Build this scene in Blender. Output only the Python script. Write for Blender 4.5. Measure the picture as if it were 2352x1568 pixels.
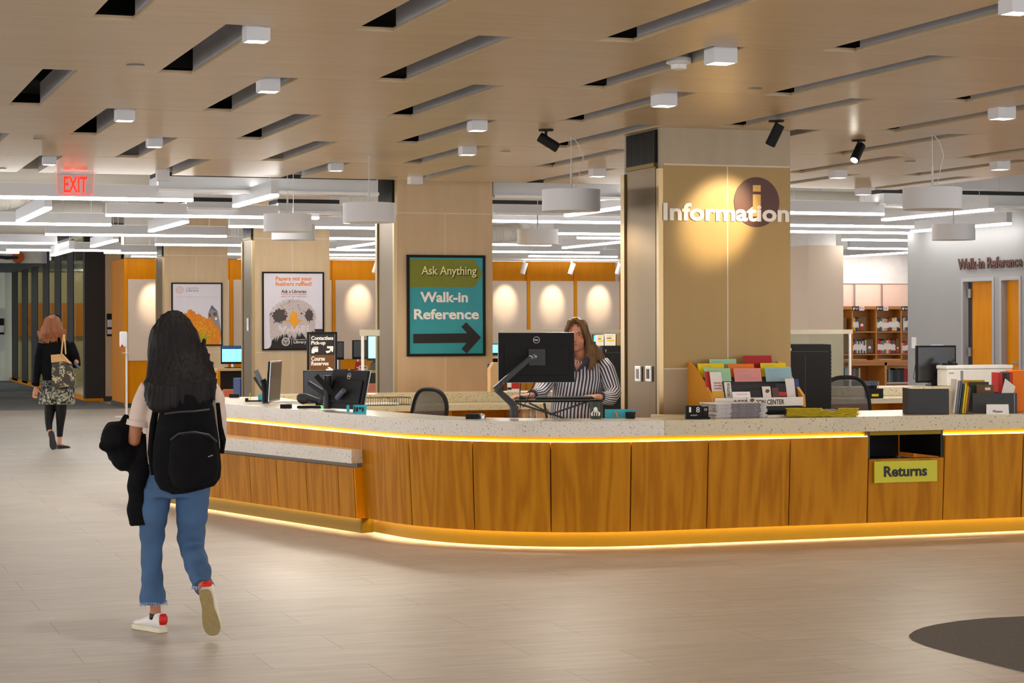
import bpy, bmesh, math, random
from mathutils import Vector, Matrix, noise
random.seed(7)
S = bpy.context.scene
for o in list(bpy.data.objects): bpy.data.objects.remove(o)
COL = S.collection

# ------------------------------------------------------------------ camera, world, exposure
F, TH, RHO, CH, CX, CY = 4800.0, math.radians(18.8), 0.0025, 1.55, 1176.0, 740.0
FW = Vector((math.sin(TH), math.cos(TH), 0)); RT = Vector((math.cos(TH), -math.sin(TH), 0)); UP = Vector((0, 0, 1))
RR = RT - RHO*UP; UU = UP + RHO*RT
cam_d = bpy.data.cameras.new('camera'); cam = bpy.data.objects.new('camera', cam_d); COL.objects.link(cam)
cam_d.sensor_width = 36; cam_d.lens = 36*F/2352; cam_d.shift_y = -(784-CY)/2352; cam_d.clip_end = 300
cam.matrix_world = Matrix(((RR.x, UU.x, -FW.x, 0), (RR.y, UU.y, -FW.y, 0), (RR.z, UU.z, -FW.z, CH), (0, 0, 0, 1)))
S.camera = cam
W = bpy.data.worlds.new('world'); S.world = W; W.use_nodes = True
W.node_tree.nodes['Background'].inputs[0].default_value = (0.98, 0.97, 0.99, 1)
W.node_tree.nodes['Background'].inputs[1].default_value = 1.85
S.view_settings.view_transform = 'Standard'; S.view_settings.look = 'None'
S.view_settings.exposure = 1.06; S.view_settings.gamma = 1.0
S.view_settings.use_curve_mapping = False

def ray(x, y): return FW + (x-CX)/F*RR + (CY-y)/F*UU
def atZ(x, y, z): d = ray(x, y); t = (z-CH)/d.z; return Vector((d.x*t, d.y*t, z))
def atY(x, y, Y): d = ray(x, y); t = Y/d.y; return Vector((d.x*t, Y, CH+d.z*t))
def atX(x, y, X): d = ray(x, y); t = X/d.x; return Vector((X, d.y*t, CH+d.z*t))
def atD(x, y, D): d = ray(x, y)*D; return Vector((d.x, d.y, CH+d.z))     # at a distance D along the view

def lamp(kind, loc, energy, color=(1, .86, .68), parent=None, aim=None, **kw):
    d = bpy.data.lights.new('lamp', kind); d.energy = energy; d.color = color
    for k, v in kw.items(): setattr(d, k, v)
    o = bpy.data.objects.new('lamp', d); COL.objects.link(o); o.location = loc
    if aim is not None: o.rotation_euler = (Vector(aim)-Vector(loc)).to_track_quat('-Z', 'Y').to_euler()
    if parent: o.parent = parent
    return o

# bodiless spot lamps added out of view, behind and beside the camera, for illumination
for ix in range(-3, 5):
    for iy in range(-3, 6):
        lamp('SPOT', (ix*2.4+.4, iy*2.06-.6, 2.9), 13 if ix < 1 else 4, (1, .96, .93) if ix < 1 else (1, .72, .40), spot_size=2.3, spot_blend=.9, shadow_soft_size=.12)

# ------------------------------------------------------------------ materials
def sc(r, g, b):
    f = lambda v: (v/255/12.92) if v/255 <= .04045 else ((v/255+.055)/1.055)**2.4
    return (f(r), f(g), f(b), 1)
M = {}
def nt(m): return m.node_tree.nodes, m.node_tree.links
def mat(name, rgb, rough=.5, metal=0, var=.06, vscale=6, stretch=(1, 1, 1), bump=0, bscale=60, emis=None, es=0, coat=0, alpha=1, trans=0, ior=1.45, spec=.5):
    if name in M: return M[name]
    m = bpy.data.materials.new(name); m.use_nodes = True; N, L = nt(m); b = N['Principled BSDF']
    base = sc(*rgb)
    tc = N.new('ShaderNodeTexCoord'); mp = N.new('ShaderNodeMapping'); mp.inputs['Scale'].default_value = stretch
    L.new(tc.outputs['Object'], mp.inputs[0])
    nz = N.new('ShaderNodeTexNoise'); nz.inputs['Scale'].default_value = vscale; nz.inputs['Detail'].default_value = 4
    L.new(mp.outputs[0], nz.inputs['Vector'])
    mx = N.new('ShaderNodeMix'); mx.data_type = 'RGBA'
    mx.inputs[6].default_value = tuple(min(1, v*(1-var*2.2)) for v in base[:3])+(1,)
    mx.inputs[7].default_value = tuple(min(1, v*(1+var*2.2)) for v in base[:3])+(1,)
    L.new(nz.outputs[0], mx.inputs[0]); L.new(mx.outputs[2], b.inputs['Base Color'])
    b.inputs['Roughness'].default_value = rough; b.inputs['Metallic'].default_value = metal
    b.inputs['Coat Weight'].default_value = coat; b.inputs['Alpha'].default_value = alpha
    b.inputs['Transmission Weight'].default_value = trans; b.inputs['IOR'].default_value = ior
    b.inputs['Specular IOR Level'].default_value = spec
    if bump:
        n2 = N.new('ShaderNodeTexNoise'); n2.inputs['Scale'].default_value = bscale; L.new(mp.outputs[0], n2.inputs['Vector'])
        bp = N.new('ShaderNodeBump'); bp.inputs['Strength'].default_value = bump; bp.inputs['Distance'].default_value = .01
        L.new(n2.outputs[0], bp.inputs['Height']); L.new(bp.outputs[0], b.inputs['Normal'])
    if emis:
        b.inputs['Emission Color'].default_value = sc(*emis); b.inputs['Emission Strength'].default_value = es
    M[name] = m; return m

def wood(name, c1, c2, scale=1.0, axis='Z', rough=.42, coat=.1, contrast=1.0, fig=.5):
    m = bpy.data.materials.new(name); m.use_nodes = True; N, L = nt(m); b = N['Principled BSDF']
    tc = N.new('ShaderNodeTexCoord'); mp = N.new('ShaderNodeMapping')
    st = {'Z': (6, 6, .55), 'Y': (6, .5, 6), 'X': (.5, 6, 6)}[axis]
    mp.inputs['Scale'].default_value = tuple(v*scale for v in st)
    L.new(tc.outputs['Object'], mp.inputs[0])
    oi = N.new('ShaderNodeObjectInfo'); va = N.new('ShaderNodeVectorMath'); va.operation = 'SCALE'
    cx = N.new('ShaderNodeCombineXYZ'); L.new(oi.outputs['Random'], cx.inputs[0]); L.new(oi.outputs['Random'], cx.inputs[1]); L.new(oi.outputs['Random'], cx.inputs[2])
    L.new(cx.outputs[0], va.inputs[0]); va.inputs['Scale'].default_value = 37
    ad = N.new('ShaderNodeVectorMath'); L.new(mp.outputs[0], ad.inputs[0]); L.new(va.outputs[0], ad.inputs[1])
    n1 = N.new('ShaderNodeTexNoise'); n1.inputs['Scale'].default_value = .8; n1.inputs['Detail'].default_value = 2; L.new(ad.outputs[0], n1.inputs['Vector'])
    n2 = N.new('ShaderNodeTexNoise'); n2.inputs['Scale'].default_value = 9; n2.inputs['Detail'].default_value = 6; L.new(ad.outputs[0], n2.inputs['Vector'])
    w = N.new('ShaderNodeMath'); w.operation = 'MULTIPLY'; w.inputs[1].default_value = 38; L.new(n1.outputs[0], w.inputs[0])
    sn = N.new('ShaderNodeMath'); sn.operation = 'SINE'; L.new(w.outputs[0], sn.inputs[0])
    r1 = N.new('ShaderNodeMapRange'); r1.inputs[1].default_value = -1; r1.inputs[2].default_value = 1; L.new(sn.outputs[0], r1.inputs[0])
    mx = N.new('ShaderNodeMix'); mx.data_type = 'FLOAT'; mx.inputs[0].default_value = 1-fig; L.new(r1.outputs[0], mx.inputs[2]); L.new(n2.outputs[0], mx.inputs[3])
    cr = N.new('ShaderNodeValToRGB'); cr.color_ramp.elements[0].color = sc(*c1); cr.color_ramp.elements[1].color = sc(*c2)
    cr.color_ramp.elements[0].position = .5-.5*contrast; cr.color_ramp.elements[1].position = .5+.5*contrast
    L.new(mx.outputs[0], cr.inputs[0]); L.new(cr.outputs[0], b.inputs['Base Color'])
    b.inputs['Roughness'].default_value = rough; b.inputs['Coat Weight'].default_value = coat; b.inputs['Coat Roughness'].default_value = .3
    if name in ('oak', 'orange_wood'): b.inputs['Specular IOR Level'].default_value = .12; b.inputs['Coat Weight'].default_value = 0
    M[name] = m; return m

def terrazzo(name, base, chips=((95, 80, 60), (40, 38, 35), (160, 120, 70)), scale=38, rough=.22):
    m = bpy.data.materials.new(name); m.use_nodes = True; N, L = nt(m); b = N['Principled BSDF']
    tc = N.new('ShaderNodeTexCoord'); prev = None
    n0 = N.new('ShaderNodeTexNoise'); n0.inputs['Scale'].default_value = 3; L.new(tc.outputs['Object'], n0.inputs['Vector'])
    bc = N.new('ShaderNodeMix'); bc.data_type = 'RGBA'; bs = sc(*base)
    bc.inputs[6].default_value = tuple(v*.9 for v in bs[:3])+(1,); bc.inputs[7].default_value = tuple(min(1, v*1.08) for v in bs[:3])+(1,)
    L.new(n0.outputs[0], bc.inputs[0]); prev = bc.outputs[2]
    for i, ch in enumerate(chips):
        mp = N.new('ShaderNodeMapping'); mp.inputs['Location'].default_value = (i*3.3, i*1.7, i*2.1); mp.inputs['Rotation'].default_value = (i, i*.7, i*.3); L.new(tc.outputs['Object'], mp.inputs[0])
        nn = N.new('ShaderNodeTexNoise'); nn.inputs['Scale'].default_value = scale*2; L.new(mp.outputs[0], nn.inputs['Vector'])
        mm = N.new('ShaderNodeMix'); mm.data_type = 'RGBA'; mm.inputs[0].default_value = .012; L.new(mp.outputs[0], mm.inputs[6]); L.new(nn.outputs[1], mm.inputs[7])
        v = N.new('ShaderNodeTexVoronoi'); v.inputs['Scale'].default_value = scale*(1+.45*i); L.new(mm.outputs[2], v.inputs['Vector'])
        sx = N.new('ShaderNodeSeparateColor'); L.new(v.outputs['Color'], sx.inputs[0])
        th = N.new('ShaderNodeMath'); th.operation = 'MULTIPLY'; th.inputs[1].default_value = .33; L.new(sx.outputs[1], th.inputs[0])
        a = N.new('ShaderNodeMath'); a.operation = 'LESS_THAN'; L.new(v.outputs['Distance'], a.inputs[0]); L.new(th.outputs[0], a.inputs[1])
        g = N.new('ShaderNodeMath'); g.operation = 'GREATER_THAN'; g.inputs[1].default_value = .62; L.new(sx.outputs[0], g.inputs[0])
        mu = N.new('ShaderNodeMath'); mu.operation = 'MULTIPLY'; L.new(a.outputs[0], mu.inputs[0]); L.new(g.outputs[0], mu.inputs[1])
        mx = N.new('ShaderNodeMix'); mx.data_type = 'RGBA'; mx.inputs[7].default_value = sc(*ch); L.new(mu.outputs[0], mx.inputs[0]); L.new(prev, mx.inputs[6]); prev = mx.outputs[2]
    L.new(prev, b.inputs['Base Color']); b.inputs['Roughness'].default_value = rough
    M[name] = m; return m

wood('oak', (156, 96, 2), (194, 132, 22), 1.0, 'Z', .45, .05, .85, .5)
wood('orange_wood', (206, 126, 0), (220, 142, 4), .7, 'Z', .4, .1, .9, .3)
wood('shelf_wood', (178, 112, 40), (198, 132, 58), .7, 'X', .5, .0, .9, .3)
wood('pale_wood', (206, 164, 110), (222, 184, 132), .7, 'Z', .5, 0, .9, .3)
wood('ceiling_wood', (194, 170, 134), (210, 188, 154), .35, 'X', .3, .0, .85, .22)
terrazzo('terrazzo', (216, 208, 194), scale=76)
terrazzo('terrazzo_warm', (198, 184, 150), scale=66)
def stone():
    m = mat('stone', (200, 174, 138), .55, var=.07, vscale=2.2, stretch=(4, 4, .7), bump=.05, bscale=90)
    return m
stone()
mat('gold_cladding', (168, 140, 86), .5, var=.03, vscale=2, stretch=(4, 4, .7)); mat('grey_stone', (172, 158, 134), .6, var=.05, vscale=3, stretch=(3, 3, .7))
mat('grout', (214, 200, 178), .8); mat('white', (226, 224, 222), .5); mat('white_gloss', (232, 232, 232), .25)
mat('drum_white', (214, 216, 220), .45, var=.01); mat('deck_white', (205, 202, 196), .8, var=.03); mat('duct_white', (208, 204, 196), .45, var=.03)
mat('grey_wall', (158, 157, 158), .7, var=.01); mat('grey_frame', (172, 172, 176), .5, var=.02)
mat('bronze', (112, 92, 60), .36, .8, .12, 2.2, (1, 1, .25)); mat('bronze_dark', (44, 42, 36), .4, .6)
mat('brass', (112, 88, 8), .45, .7, .04, 3, (.2, .2, 4)); mat('edge_metal', (168, 144, 104), .3, .8, .03); mat('steel', (170, 172, 176), .3, .9, .03)
mat('black', (16, 16, 17), .6, var=.1, spec=.3); mat('black_gloss', (16, 16, 18), .18); mat('black_fabric', (14, 14, 16), .9, spec=.15, var=.25, vscale=14, bump=.25, bscale=160)
mat('void', (26, 27, 30), .8, var=.3, vscale=3); mat('upstand', (128, 131, 138), .6, var=.05); mat('slot_side', (205, 209, 220), .6, var=.05); mat('rail_grey', (120, 112, 98), .6)
mat('chair_mesh', (66, 66, 68), .7, alpha=.8); mat('charcoal', (46, 47, 50), .5); mat('navy_black', (28, 32, 40), .45)
mat('cream_fabric', (214, 196, 178), .9, var=.02, vscale=50, bump=.05, bscale=300)
mat('paper', (228, 222, 216), .7, var=.03, vscale=20); mat('poster_paper', (216, 210, 218), .45, var=.01)
mat('teal', (40, 150, 160), .45, var=.04, vscale=9); mat('olive', (118, 126, 20), .5, var=.05, vscale=20); mat('lime', (196, 190, 24), .5, var=.02)
mat('ink', (32, 28, 28), .6); mat('brown_ink', (84, 50, 40), .5, var=.05); mat('cream_ink', (232, 226, 150), .5); mat('orange_ink', (236, 130, 40), .6)
mat('gold_letter', (226, 178, 96), .5, var=.02); mat('letter_white', (240, 236, 232), .5, var=.01); mat('red', (190, 28, 22), .55); mat('bright_red', (204, 20, 12), .5)
mat('beak', (240, 160, 30), .5, var=.12, vscale=40); mat('feather_pale', (196, 182, 178), .8, var=.12, vscale=120); mat('feather_dark', (84, 74, 72), .8, var=.3, vscale=120); mat('feather_white', (218, 208, 208), .8, var=.05, vscale=90)
mat('leaf_orange', (226, 130, 30), .8, var=.2, vscale=70); mat('leaf_yellow', (214, 168, 30), .8, var=.2, vscale=70); mat('leaf_green', (150, 158, 40), .8, var=.2, vscale=70); mat('leaf_red', (222, 92, 40), .8, var=.2, vscale=70)
mat('tower_stone', (150, 138, 132), .8, var=.1, vscale=80); mat('seal_pink', (214, 170, 170), .7); mat('faint_ink', (150, 140, 148), .7); mat('faint_pink', (222, 196, 200), .7)
mat('skin', (206, 142, 112), .5, var=.04); mat('skin_tan', (178, 116, 82), .5, var=.04); mat('lip', (160, 84, 72), .5)
mat('eye_white', (225, 220, 215), .3); mat('blonde', (112, 82, 48), .5, var=.25, vscale=26, stretch=(1.5, 1.5, .12), bump=.5, bscale=120)
mat('auburn', (140, 82, 44), .5, var=.3, vscale=24, stretch=(1.5, 1.5, .15), bump=.5, bscale=90); mat('brunette', (17, 12, 11), .62, var=.4, vscale=34, stretch=(1.5, 1.5, .06), bump=.5, bscale=90, spec=.3)
mat('tee', (214, 194, 180), .85, var=.03, bump=.1, bscale=40); mat('denim', (64, 94, 130), .85, var=.14, vscale=5, bump=.2, bscale=70)
mat('denim_fray', (150, 168, 190), .9, var=.15, vscale=60); mat('shoe_white', (226, 222, 218), .5); mat('sole', (150, 132, 88), .7, var=.12, vscale=40); mat('midsole', (216, 208, 184), .6)
mat('orange_sock', (224, 96, 40), .8); mat('screen_blue', (90, 190, 240), .3, emis=(110, 205, 250), es=1.1); mat('screen_cyan', (150, 230, 250), .3, emis=(160, 238, 255), es=1.2)
mat('screen_off', (34, 34, 36), .22); mat('pc_blue', (34, 60, 120), .5); mat('coral', (222, 118, 88), .7, var=.04); mat('slate', (96, 104, 122), .7)
mat('tape_blue', (26, 84, 176), .6); mat('aqua', (48, 176, 198), .5); mat('mint', (158, 206, 168), .7, var=.02); mat('yellow', (232, 206, 22), .7, var=.02)
mat('card_orange', (240, 124, 20), .7, var=.02); mat('card_pink', (226, 148, 142), .7, var=.02); mat('card_blue', (150, 186, 196), .7, var=.02); mat('card_red', (168, 16, 14), .6)
mat('rack_wood', (206, 140, 40), .5, var=.08, vscale=5, stretch=(1, 1, .3)); mat('khaki', (138, 116, 70), .7); mat('ochre', (212, 160, 30), .6); mat('forest', (52, 66, 50), .6); mat('brown', (104, 74, 36), .6)
mat('dark_green', (44, 54, 40), .3); mat('cardboard', (204, 166, 120), .7); mat('tote_tan', (206, 160, 106), .8); mat('brown_sign', (104, 64, 24), .5, var=.03)
mat('rug', (100, 97, 94), .95, var=.35, vscale=160, bump=.4, bscale=300); mat('hall_carpet', (116, 120, 128), .95, var=.1, vscale=3)
mat('pink_panel', (236, 206, 190), .8, var=.01); mat('dark_glass', (30, 36, 36), .08, var=.2, vscale=.8, spec=.6, alpha=.3); mat('mullion', (40, 37, 34), .6)
mat('lamp_white', (255, 255, 255), .5, emis=(255, 252, 246), es=9.0); mat('deck_fill_glow', (255, 255, 255), .5, emis=(255, 248, 238), es=3.2); mat('down_glow', (255, 255, 255), .5, emis=(255, 246, 230), es=14)
mat('led_warm', (255, 220, 150), .5, emis=(255, 218, 140), es=12); mat('led_floor', (255, 230, 190), .5, emis=(255, 220, 160), es=26); mat('exit_red', (255, 30, 16), .5, emis=(255, 28, 14), es=1.7)
mat('green_led', (40, 230, 90), .4, emis=(40, 230, 90), es=2)
mat('acrylic', (225, 235, 225), .04, trans=.97, var=0, ior=1.05, spec=.3); mat('frosted', (214, 210, 190), .5, alpha=.55, var=0); mat('exit_acrylic', (210, 180, 190), .08, alpha=.35, var=0)
mat('hall_cream', (208, 200, 160), .8, var=.03); mat('pale_green', (196, 204, 200), .8, var=.02); mat('bluegrey_ceiling', (126, 138, 152), .8, var=.03)
mat('orange_dish', (190, 84, 34), .5); mat('newsprint', (196, 190, 190), .8, var=.2, vscale=60); mat('newsprint_dark', (98, 92, 96), .8, var=.3, vscale=60)
def pattern(name, cols, scale):
    m = bpy.data.materials.new(name); m.use_nodes = True; N, L = nt(m); b = N['Principled BSDF']
    tc = N.new('ShaderNodeTexCoord'); n = N.new('ShaderNodeTexNoise'); n.inputs['Scale'].default_value = scale; n.inputs['Detail'].default_value = 1.5
    L.new(tc.outputs['Object'], n.inputs['Vector']); cr = N.new('ShaderNodeValToRGB'); cr.color_ramp.interpolation = 'CONSTANT'
    e = cr.color_ramp.elements; e[0].color = sc(*cols[0]); e[0].position = 0; e[1].color = sc(*cols[1]); e[1].position = .46
    for i, c_ in enumerate(cols[2:]): k = e.new(.53+.07*i); k.color = sc(*c_)
    L.new(n.outputs[0], cr.inputs[0]); L.new(cr.outputs[0], b.inputs['Base Color']); b.inputs['Roughness'].default_value = .85; M[name] = m
pattern('skirt_print', [(40, 40, 40), (186, 184, 160), (44, 46, 42), (206, 204, 180)], 34)
pattern('skirt_dark', [(24, 24, 26), (30, 30, 32), (150, 150, 146), (26, 26, 28)], 40)
pattern('tote_print', [(66, 62, 54), (84, 78, 66), (186, 172, 130), (60, 58, 54), (200, 196, 186)], 15)
def striped():
    m = bpy.data.materials.new('stripe_shirt'); m.use_nodes = True; N, L = nt(m); b = N['Principled BSDF']
    tc = N.new('ShaderNodeTexCoord'); sx = N.new('ShaderNodeSeparateXYZ'); L.new(tc.outputs['UV'], sx.inputs[0])
    n = N.new('ShaderNodeTexNoise'); n.inputs['Scale'].default_value = 9; L.new(tc.outputs['Object'], n.inputs['Vector'])
    ma = N.new('ShaderNodeMath'); ma.operation = 'MULTIPLY_ADD'; ma.inputs[1].default_value = .05; L.new(n.outputs[0], ma.inputs[0]); L.new(sx.outputs[0], ma.inputs[2])
    fr = N.new('ShaderNodeMath'); fr.operation = 'FRACT'; L.new(ma.outputs[0], fr.inputs[0])
    f2 = N.new('ShaderNodeMath'); f2.operation = 'MULTIPLY'; f2.inputs[1].default_value = 1; L.new(sx.outputs[0], f2.inputs[0])
    f3 = N.new('ShaderNodeMath'); f3.operation = 'ADD'; L.new(f2.outputs[0], f3.inputs[0]); f3.inputs[1].default_value = 0
    L.new(f3.outputs[0], fr.inputs[0])
    gt = N.new('ShaderNodeMath'); gt.operation = 'GREATER_THAN'; gt.inputs[1].default_value = .5; L.new(fr.outputs[0], gt.inputs[0])
    mx = N.new('ShaderNodeMix'); mx.data_type = 'RGBA'; mx.inputs[6].default_value = sc(52, 54, 70); mx.inputs[7].default_value = sc(214, 210, 214); L.new(gt.outputs[0], mx.inputs[0])
    L.new(mx.outputs[2], b.inputs['Base Color']); b.inputs['Roughness'].default_value = .8; M['stripe_shirt'] = m
striped()
def floor_mat():
    m = bpy.data.materials.new('floor_tile'); m.use_nodes = True; N, L = nt(m); b = N['Principled BSDF']
    tc = N.new('ShaderNodeTexCoord'); br = N.new('ShaderNodeTexBrick'); L.new(tc.outputs['Object'], br.inputs['Vector'])
    br.inputs['Scale'].default_value = 1; br.inputs['Brick Width'].default_value = 1.22; br.inputs['Row Height'].default_value = .46
    br.inputs['Mortar Size'].default_value = .003; br.inputs['Mortar Smooth'].default_value = .5; br.offset = .36; br.offset_frequency = 2
    br.inputs['Color1'].default_value = sc(187, 180, 171); br.inputs['Color2'].default_value = sc(194, 187, 178); br.inputs['Mortar'].default_value = sc(150, 140, 126)
    mp = N.new('ShaderNodeMapping'); mp.inputs['Scale'].default_value = (1.1, 7, 1); L.new(tc.outputs['Object'], mp.inputs[0])
    n = N.new('ShaderNodeTexNoise'); n.inputs['Scale'].default_value = 2.4; n.inputs['Detail'].default_value = 7; n.inputs['Roughness'].default_value = .65; L.new(mp.outputs[0], n.inputs['Vector'])
    cr = N.new('ShaderNodeValToRGB'); cr.color_ramp.elements[0].color = (.78, .77, .76, 1); cr.color_ramp.elements[0].position = .3; cr.color_ramp.elements[1].color = (1.12, 1.12, 1.12, 1); cr.color_ramp.elements[1].position = .72
    L.new(n.outputs[0], cr.inputs[0]); mx = N.new('ShaderNodeMix'); mx.data_type = 'RGBA'; mx.blend_type = 'MULTIPLY'; mx.inputs[0].default_value = 1
    L.new(br.outputs[0], mx.inputs[6]); L.new(cr.outputs[0], mx.inputs[7]); L.new(mx.outputs[2], b.inputs['Base Color'])
    b.inputs['Roughness'].default_value = .3; b.inputs['Specular IOR Level'].default_value = .36
    mr = N.new('ShaderNodeMapRange'); mr.inputs[3].default_value = .36; mr.inputs[4].default_value = .52; L.new(n.outputs[0], mr.inputs[0]); L.new(mr.outputs[0], b.inputs['Roughness'])
    M['floor_tile'] = m
floor_mat()

# ------------------------------------------------------------------ mesh helpers
class MB:
    def __init__(s): s.bm = bmesh.new(); s.uv = None
    def face(s, pts):
        vs = [s.bm.verts.new(p) for p in pts]; return s.bm.faces.new(vs)
    def box(s, x0, x1, y0, y1, z0, z1, bev=0, seg=2):
        bm2 = bmesh.new(); bmesh.ops.create_cube(bm2, size=1)
        for v in bm2.verts: v.co = Vector(((x0+x1)/2+v.co.x*(x1-x0), (y0+y1)/2+v.co.y*(y1-y0), (z0+z1)/2+v.co.z*(z1-z0)))
        if bev: bmesh.ops.bevel(bm2, geom=bm2.edges[:], offset=bev, segments=seg, affect='EDGES', profile=.5)
        s.merge(bm2); return s
    def merge(s, b2, mtx=None):
        if mtx is not None: bmesh.ops.transform(b2, matrix=mtx, verts=b2.verts[:])
        me = bpy.data.meshes.new('tmp'); b2.to_mesh(me); s.bm.from_mesh(me); bpy.data.meshes.remove(me); b2.free()
    def sub(s, o, mtx):                     # place another builder's geometry
        s.merge(o.bm, mtx); return s
    def tube(s, pts, r, n=8, cap=True):
        pts = [Vector(p) for p in pts]; rs = r if isinstance(r, (list, tuple)) else [r]*len(pts); prev = None; up = None
        for i, p in enumerate(pts):
            t = (pts[min(i+1, len(pts)-1)]-pts[max(i-1, 0)]).normalized()
            if up is None: up = t.orthogonal().normalized()
            up = (up - t*up.dot(t)).normalized(); sd = t.cross(up)
            ring = [s.bm.verts.new(p+(up*math.cos(a)+sd*math.sin(a))*rs[i]) for a in [2*math.pi*k/n for k in range(n)]]
            if prev:
                for k in range(n): s.bm.faces.new((prev[k], prev[(k+1) % n], ring[(k+1) % n], ring[k]))
            elif cap: s.bm.faces.new(ring[::-1])
            prev = ring
        if cap: s.bm.faces.new(prev)
        return s
    def lathe(s, prof, c=(0, 0, 0), n=24, axis='Z'):     # prof [(r, h)]
        rings = []
        for r, h in prof:
            ring = []
            for k in range(n):
                a = 2*math.pi*k/n; x, y = r*math.cos(a), r*math.sin(a)
                p = {'Z': (x, y, h), 'Y': (x, h, y), 'X': (h, x, y)}[axis]
                ring.append(s.bm.verts.new(Vector(p)+Vector(c)))
            rings.append(ring)
        for a, b in zip(rings, rings[1:]):
            for k in range(n): s.bm.faces.new((a[k], a[(k+1) % n], b[(k+1) % n], b[k]))
        if prof[0][0] > 1e-6: s.bm.faces.new(rings[0][::-1])
        if prof[-1][0] > 1e-6: s.bm.faces.new(rings[-1])
        return s
    def prism(s, poly, h0, h1, axis='Z'):    # poly of 2-D points, extruded along axis
        def P(a, b, h): return {'Z': (a, b, h), 'Y': (a, h, b), 'X': (h, a, b)}[axis]
        lo = [s.bm.verts.new(P(a, b, h0)) for a, b in poly]; hi = [s.bm.verts.new(P(a, b, h1)) for a, b in poly]; n = len(poly)
        s.bm.faces.new(lo[::-1]); s.bm.faces.new(hi)
        for k in range(n): s.bm.faces.new((lo[k], lo[(k+1) % n], hi[(k+1) % n], hi[k]))
        return s
    def loft(s, rings, n=20, uvn=0, hint=None, cap=True):
        """rings: (centre, ra, rb[, rx_dir]) ; ra along the hint direction, rb across"""
        if uvn and s.uv is None: s.uv = s.bm.loops.layers.uv.new('UVMap')
        P = [Vector(r[0]) for r in rings]; prev = None
        for i, r in enumerate(rings):
            t = (P[min(i+1, len(P)-1)]-P[max(i-1, 0)]).normalized()
            h = Vector(r[3] if len(r) > 3 else (hint or (1, 0, 0))); a_ = (h - t*h.dot(t)).normalized(); b_ = t.cross(a_)
            ring = [s.bm.verts.new(P[i]+a_*r[1]*math.cos(q)+b_*r[2]*math.sin(q)) for q in [2*math.pi*k/n for k in range(n)]]
            if prev:
                for k in range(n):
                    f = s.bm.faces.new((prev[k], prev[(k+1) % n], ring[(k+1) % n], ring[k])); f.smooth = True
                    if uvn:
                        for lp, uu, vv in zip(f.loops, (k, k+1, k+1, k), (i-1, i-1, i, i)): lp[s.uv].uv = (uu/n*uvn, vv)
            elif cap: s.bm.faces.new(ring[::-1])
            prev = ring
        if cap: s.bm.faces.new(prev)
        return s
    def ball(s, c, rx, ry=None, rz=None, n=16, rot=None):
        b2 = bmesh.new(); bmesh.ops.create_uvsphere(b2, u_segments=n, v_segments=max(6, n*3//4), radius=1)
        mt = Matrix.Diagonal((rx, ry or rx, rz or rx, 1))
        if rot: mt = rot.to_4x4() @ mt
        s.merge(b2, Matrix.Translation(c) @ mt); return s
    def build(s, name, m, parent=None, loc=None, smooth=False, label=None, auto=None):
        bmesh.ops.recalc_face_normals(s.bm, faces=s.bm.faces[:])
        me = bpy.data.meshes.new(name); s.bm.to_mesh(me); s.bm.free()
        if smooth:
            for p in me.polygons: p.use_smooth = True
            if auto:
                try: me.set_sharp_from_angle(angle=auto)
                except Exception: pass
        me.materials.append(M[m] if isinstance(m, str) else m)
        o = bpy.data.objects.new(name, me); COL.objects.link(o)
        if parent: o.parent = parent
        if loc is not None: o.location = loc
        if label: o['label'] = label
        return o

def tag(o, label, cat, group=None, kind=None):
    o['label'] = label; o['category'] = cat
    if group: o['group'] = group
    if kind: o['kind'] = kind
    return o
def thing(name, label, cat, loc=(0, 0, 0), rz=0, group=None):
    o = bpy.data.objects.new(name, None); COL.objects.link(o); o.empty_display_size = .1
    o.location = loc; o.rotation_euler = (0, 0, rz); return tag(o, label, cat, group)
def struct(name, mb, m): o = mb.build(name, m); o['kind'] = 'structure'; return o
def organic(name, mb, m, parent, voxel=.008, smooth=6, disp=0, dscale=8, label=None):
    """fuse the builder's overlapping volumes into one continuous skin"""
    o = mb.build(name, m, None)
    r = o.modifiers.new('r', 'REMESH'); r.mode = 'VOXEL'; r.voxel_size = voxel
    sm = o.modifiers.new('s', 'SMOOTH'); sm.iterations = smooth; sm.factor = .6
    dg = bpy.context.evaluated_depsgraph_get(); me = bpy.data.meshes.new_from_object(o.evaluated_get(dg))
    o.modifiers.clear(); old = o.data; o.data = me; bpy.data.meshes.remove(old)
    for p in me.polygons: p.use_smooth = True
    if disp:
        for v, nn in zip(me.vertices, [v.normal.copy() for v in me.vertices]):
            q = Vector(v.co[i]*(dscale[i] if isinstance(dscale, tuple) else dscale) for i in range(3)); v.co += nn*disp*noise.noise(Vector((q.x, q.y, q.z)))
    o.name = name
    if parent: o.parent = parent
    if label: o['label'] = label
    return o
def dup(root, loc=None, rz=None, label=None, group=None):
    def cp(o, par):
        c = o.copy(); COL.objects.link(c); c.parent = par
        for ch in list(o.children): cp(ch, c)
        return c
    r = cp(root, None)
    if loc is not None: r.location = loc
    if rz is not None: r.rotation_euler = (0, 0, rz)
    if label: r['label'] = label
    if group: r['group'] = group
    return r
def frame(o, xd, yd):
    xd = Vector(xd).normalized(); yd = Vector(yd).normalized(); z = xd.cross(yd)
    return Matrix(((xd.x, yd.x, z.x, o[0]), (xd.y, yd.y, z.y, o[1]), (xd.z, yd.z, z.z, o[2]), (0, 0, 0, 1)))
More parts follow.
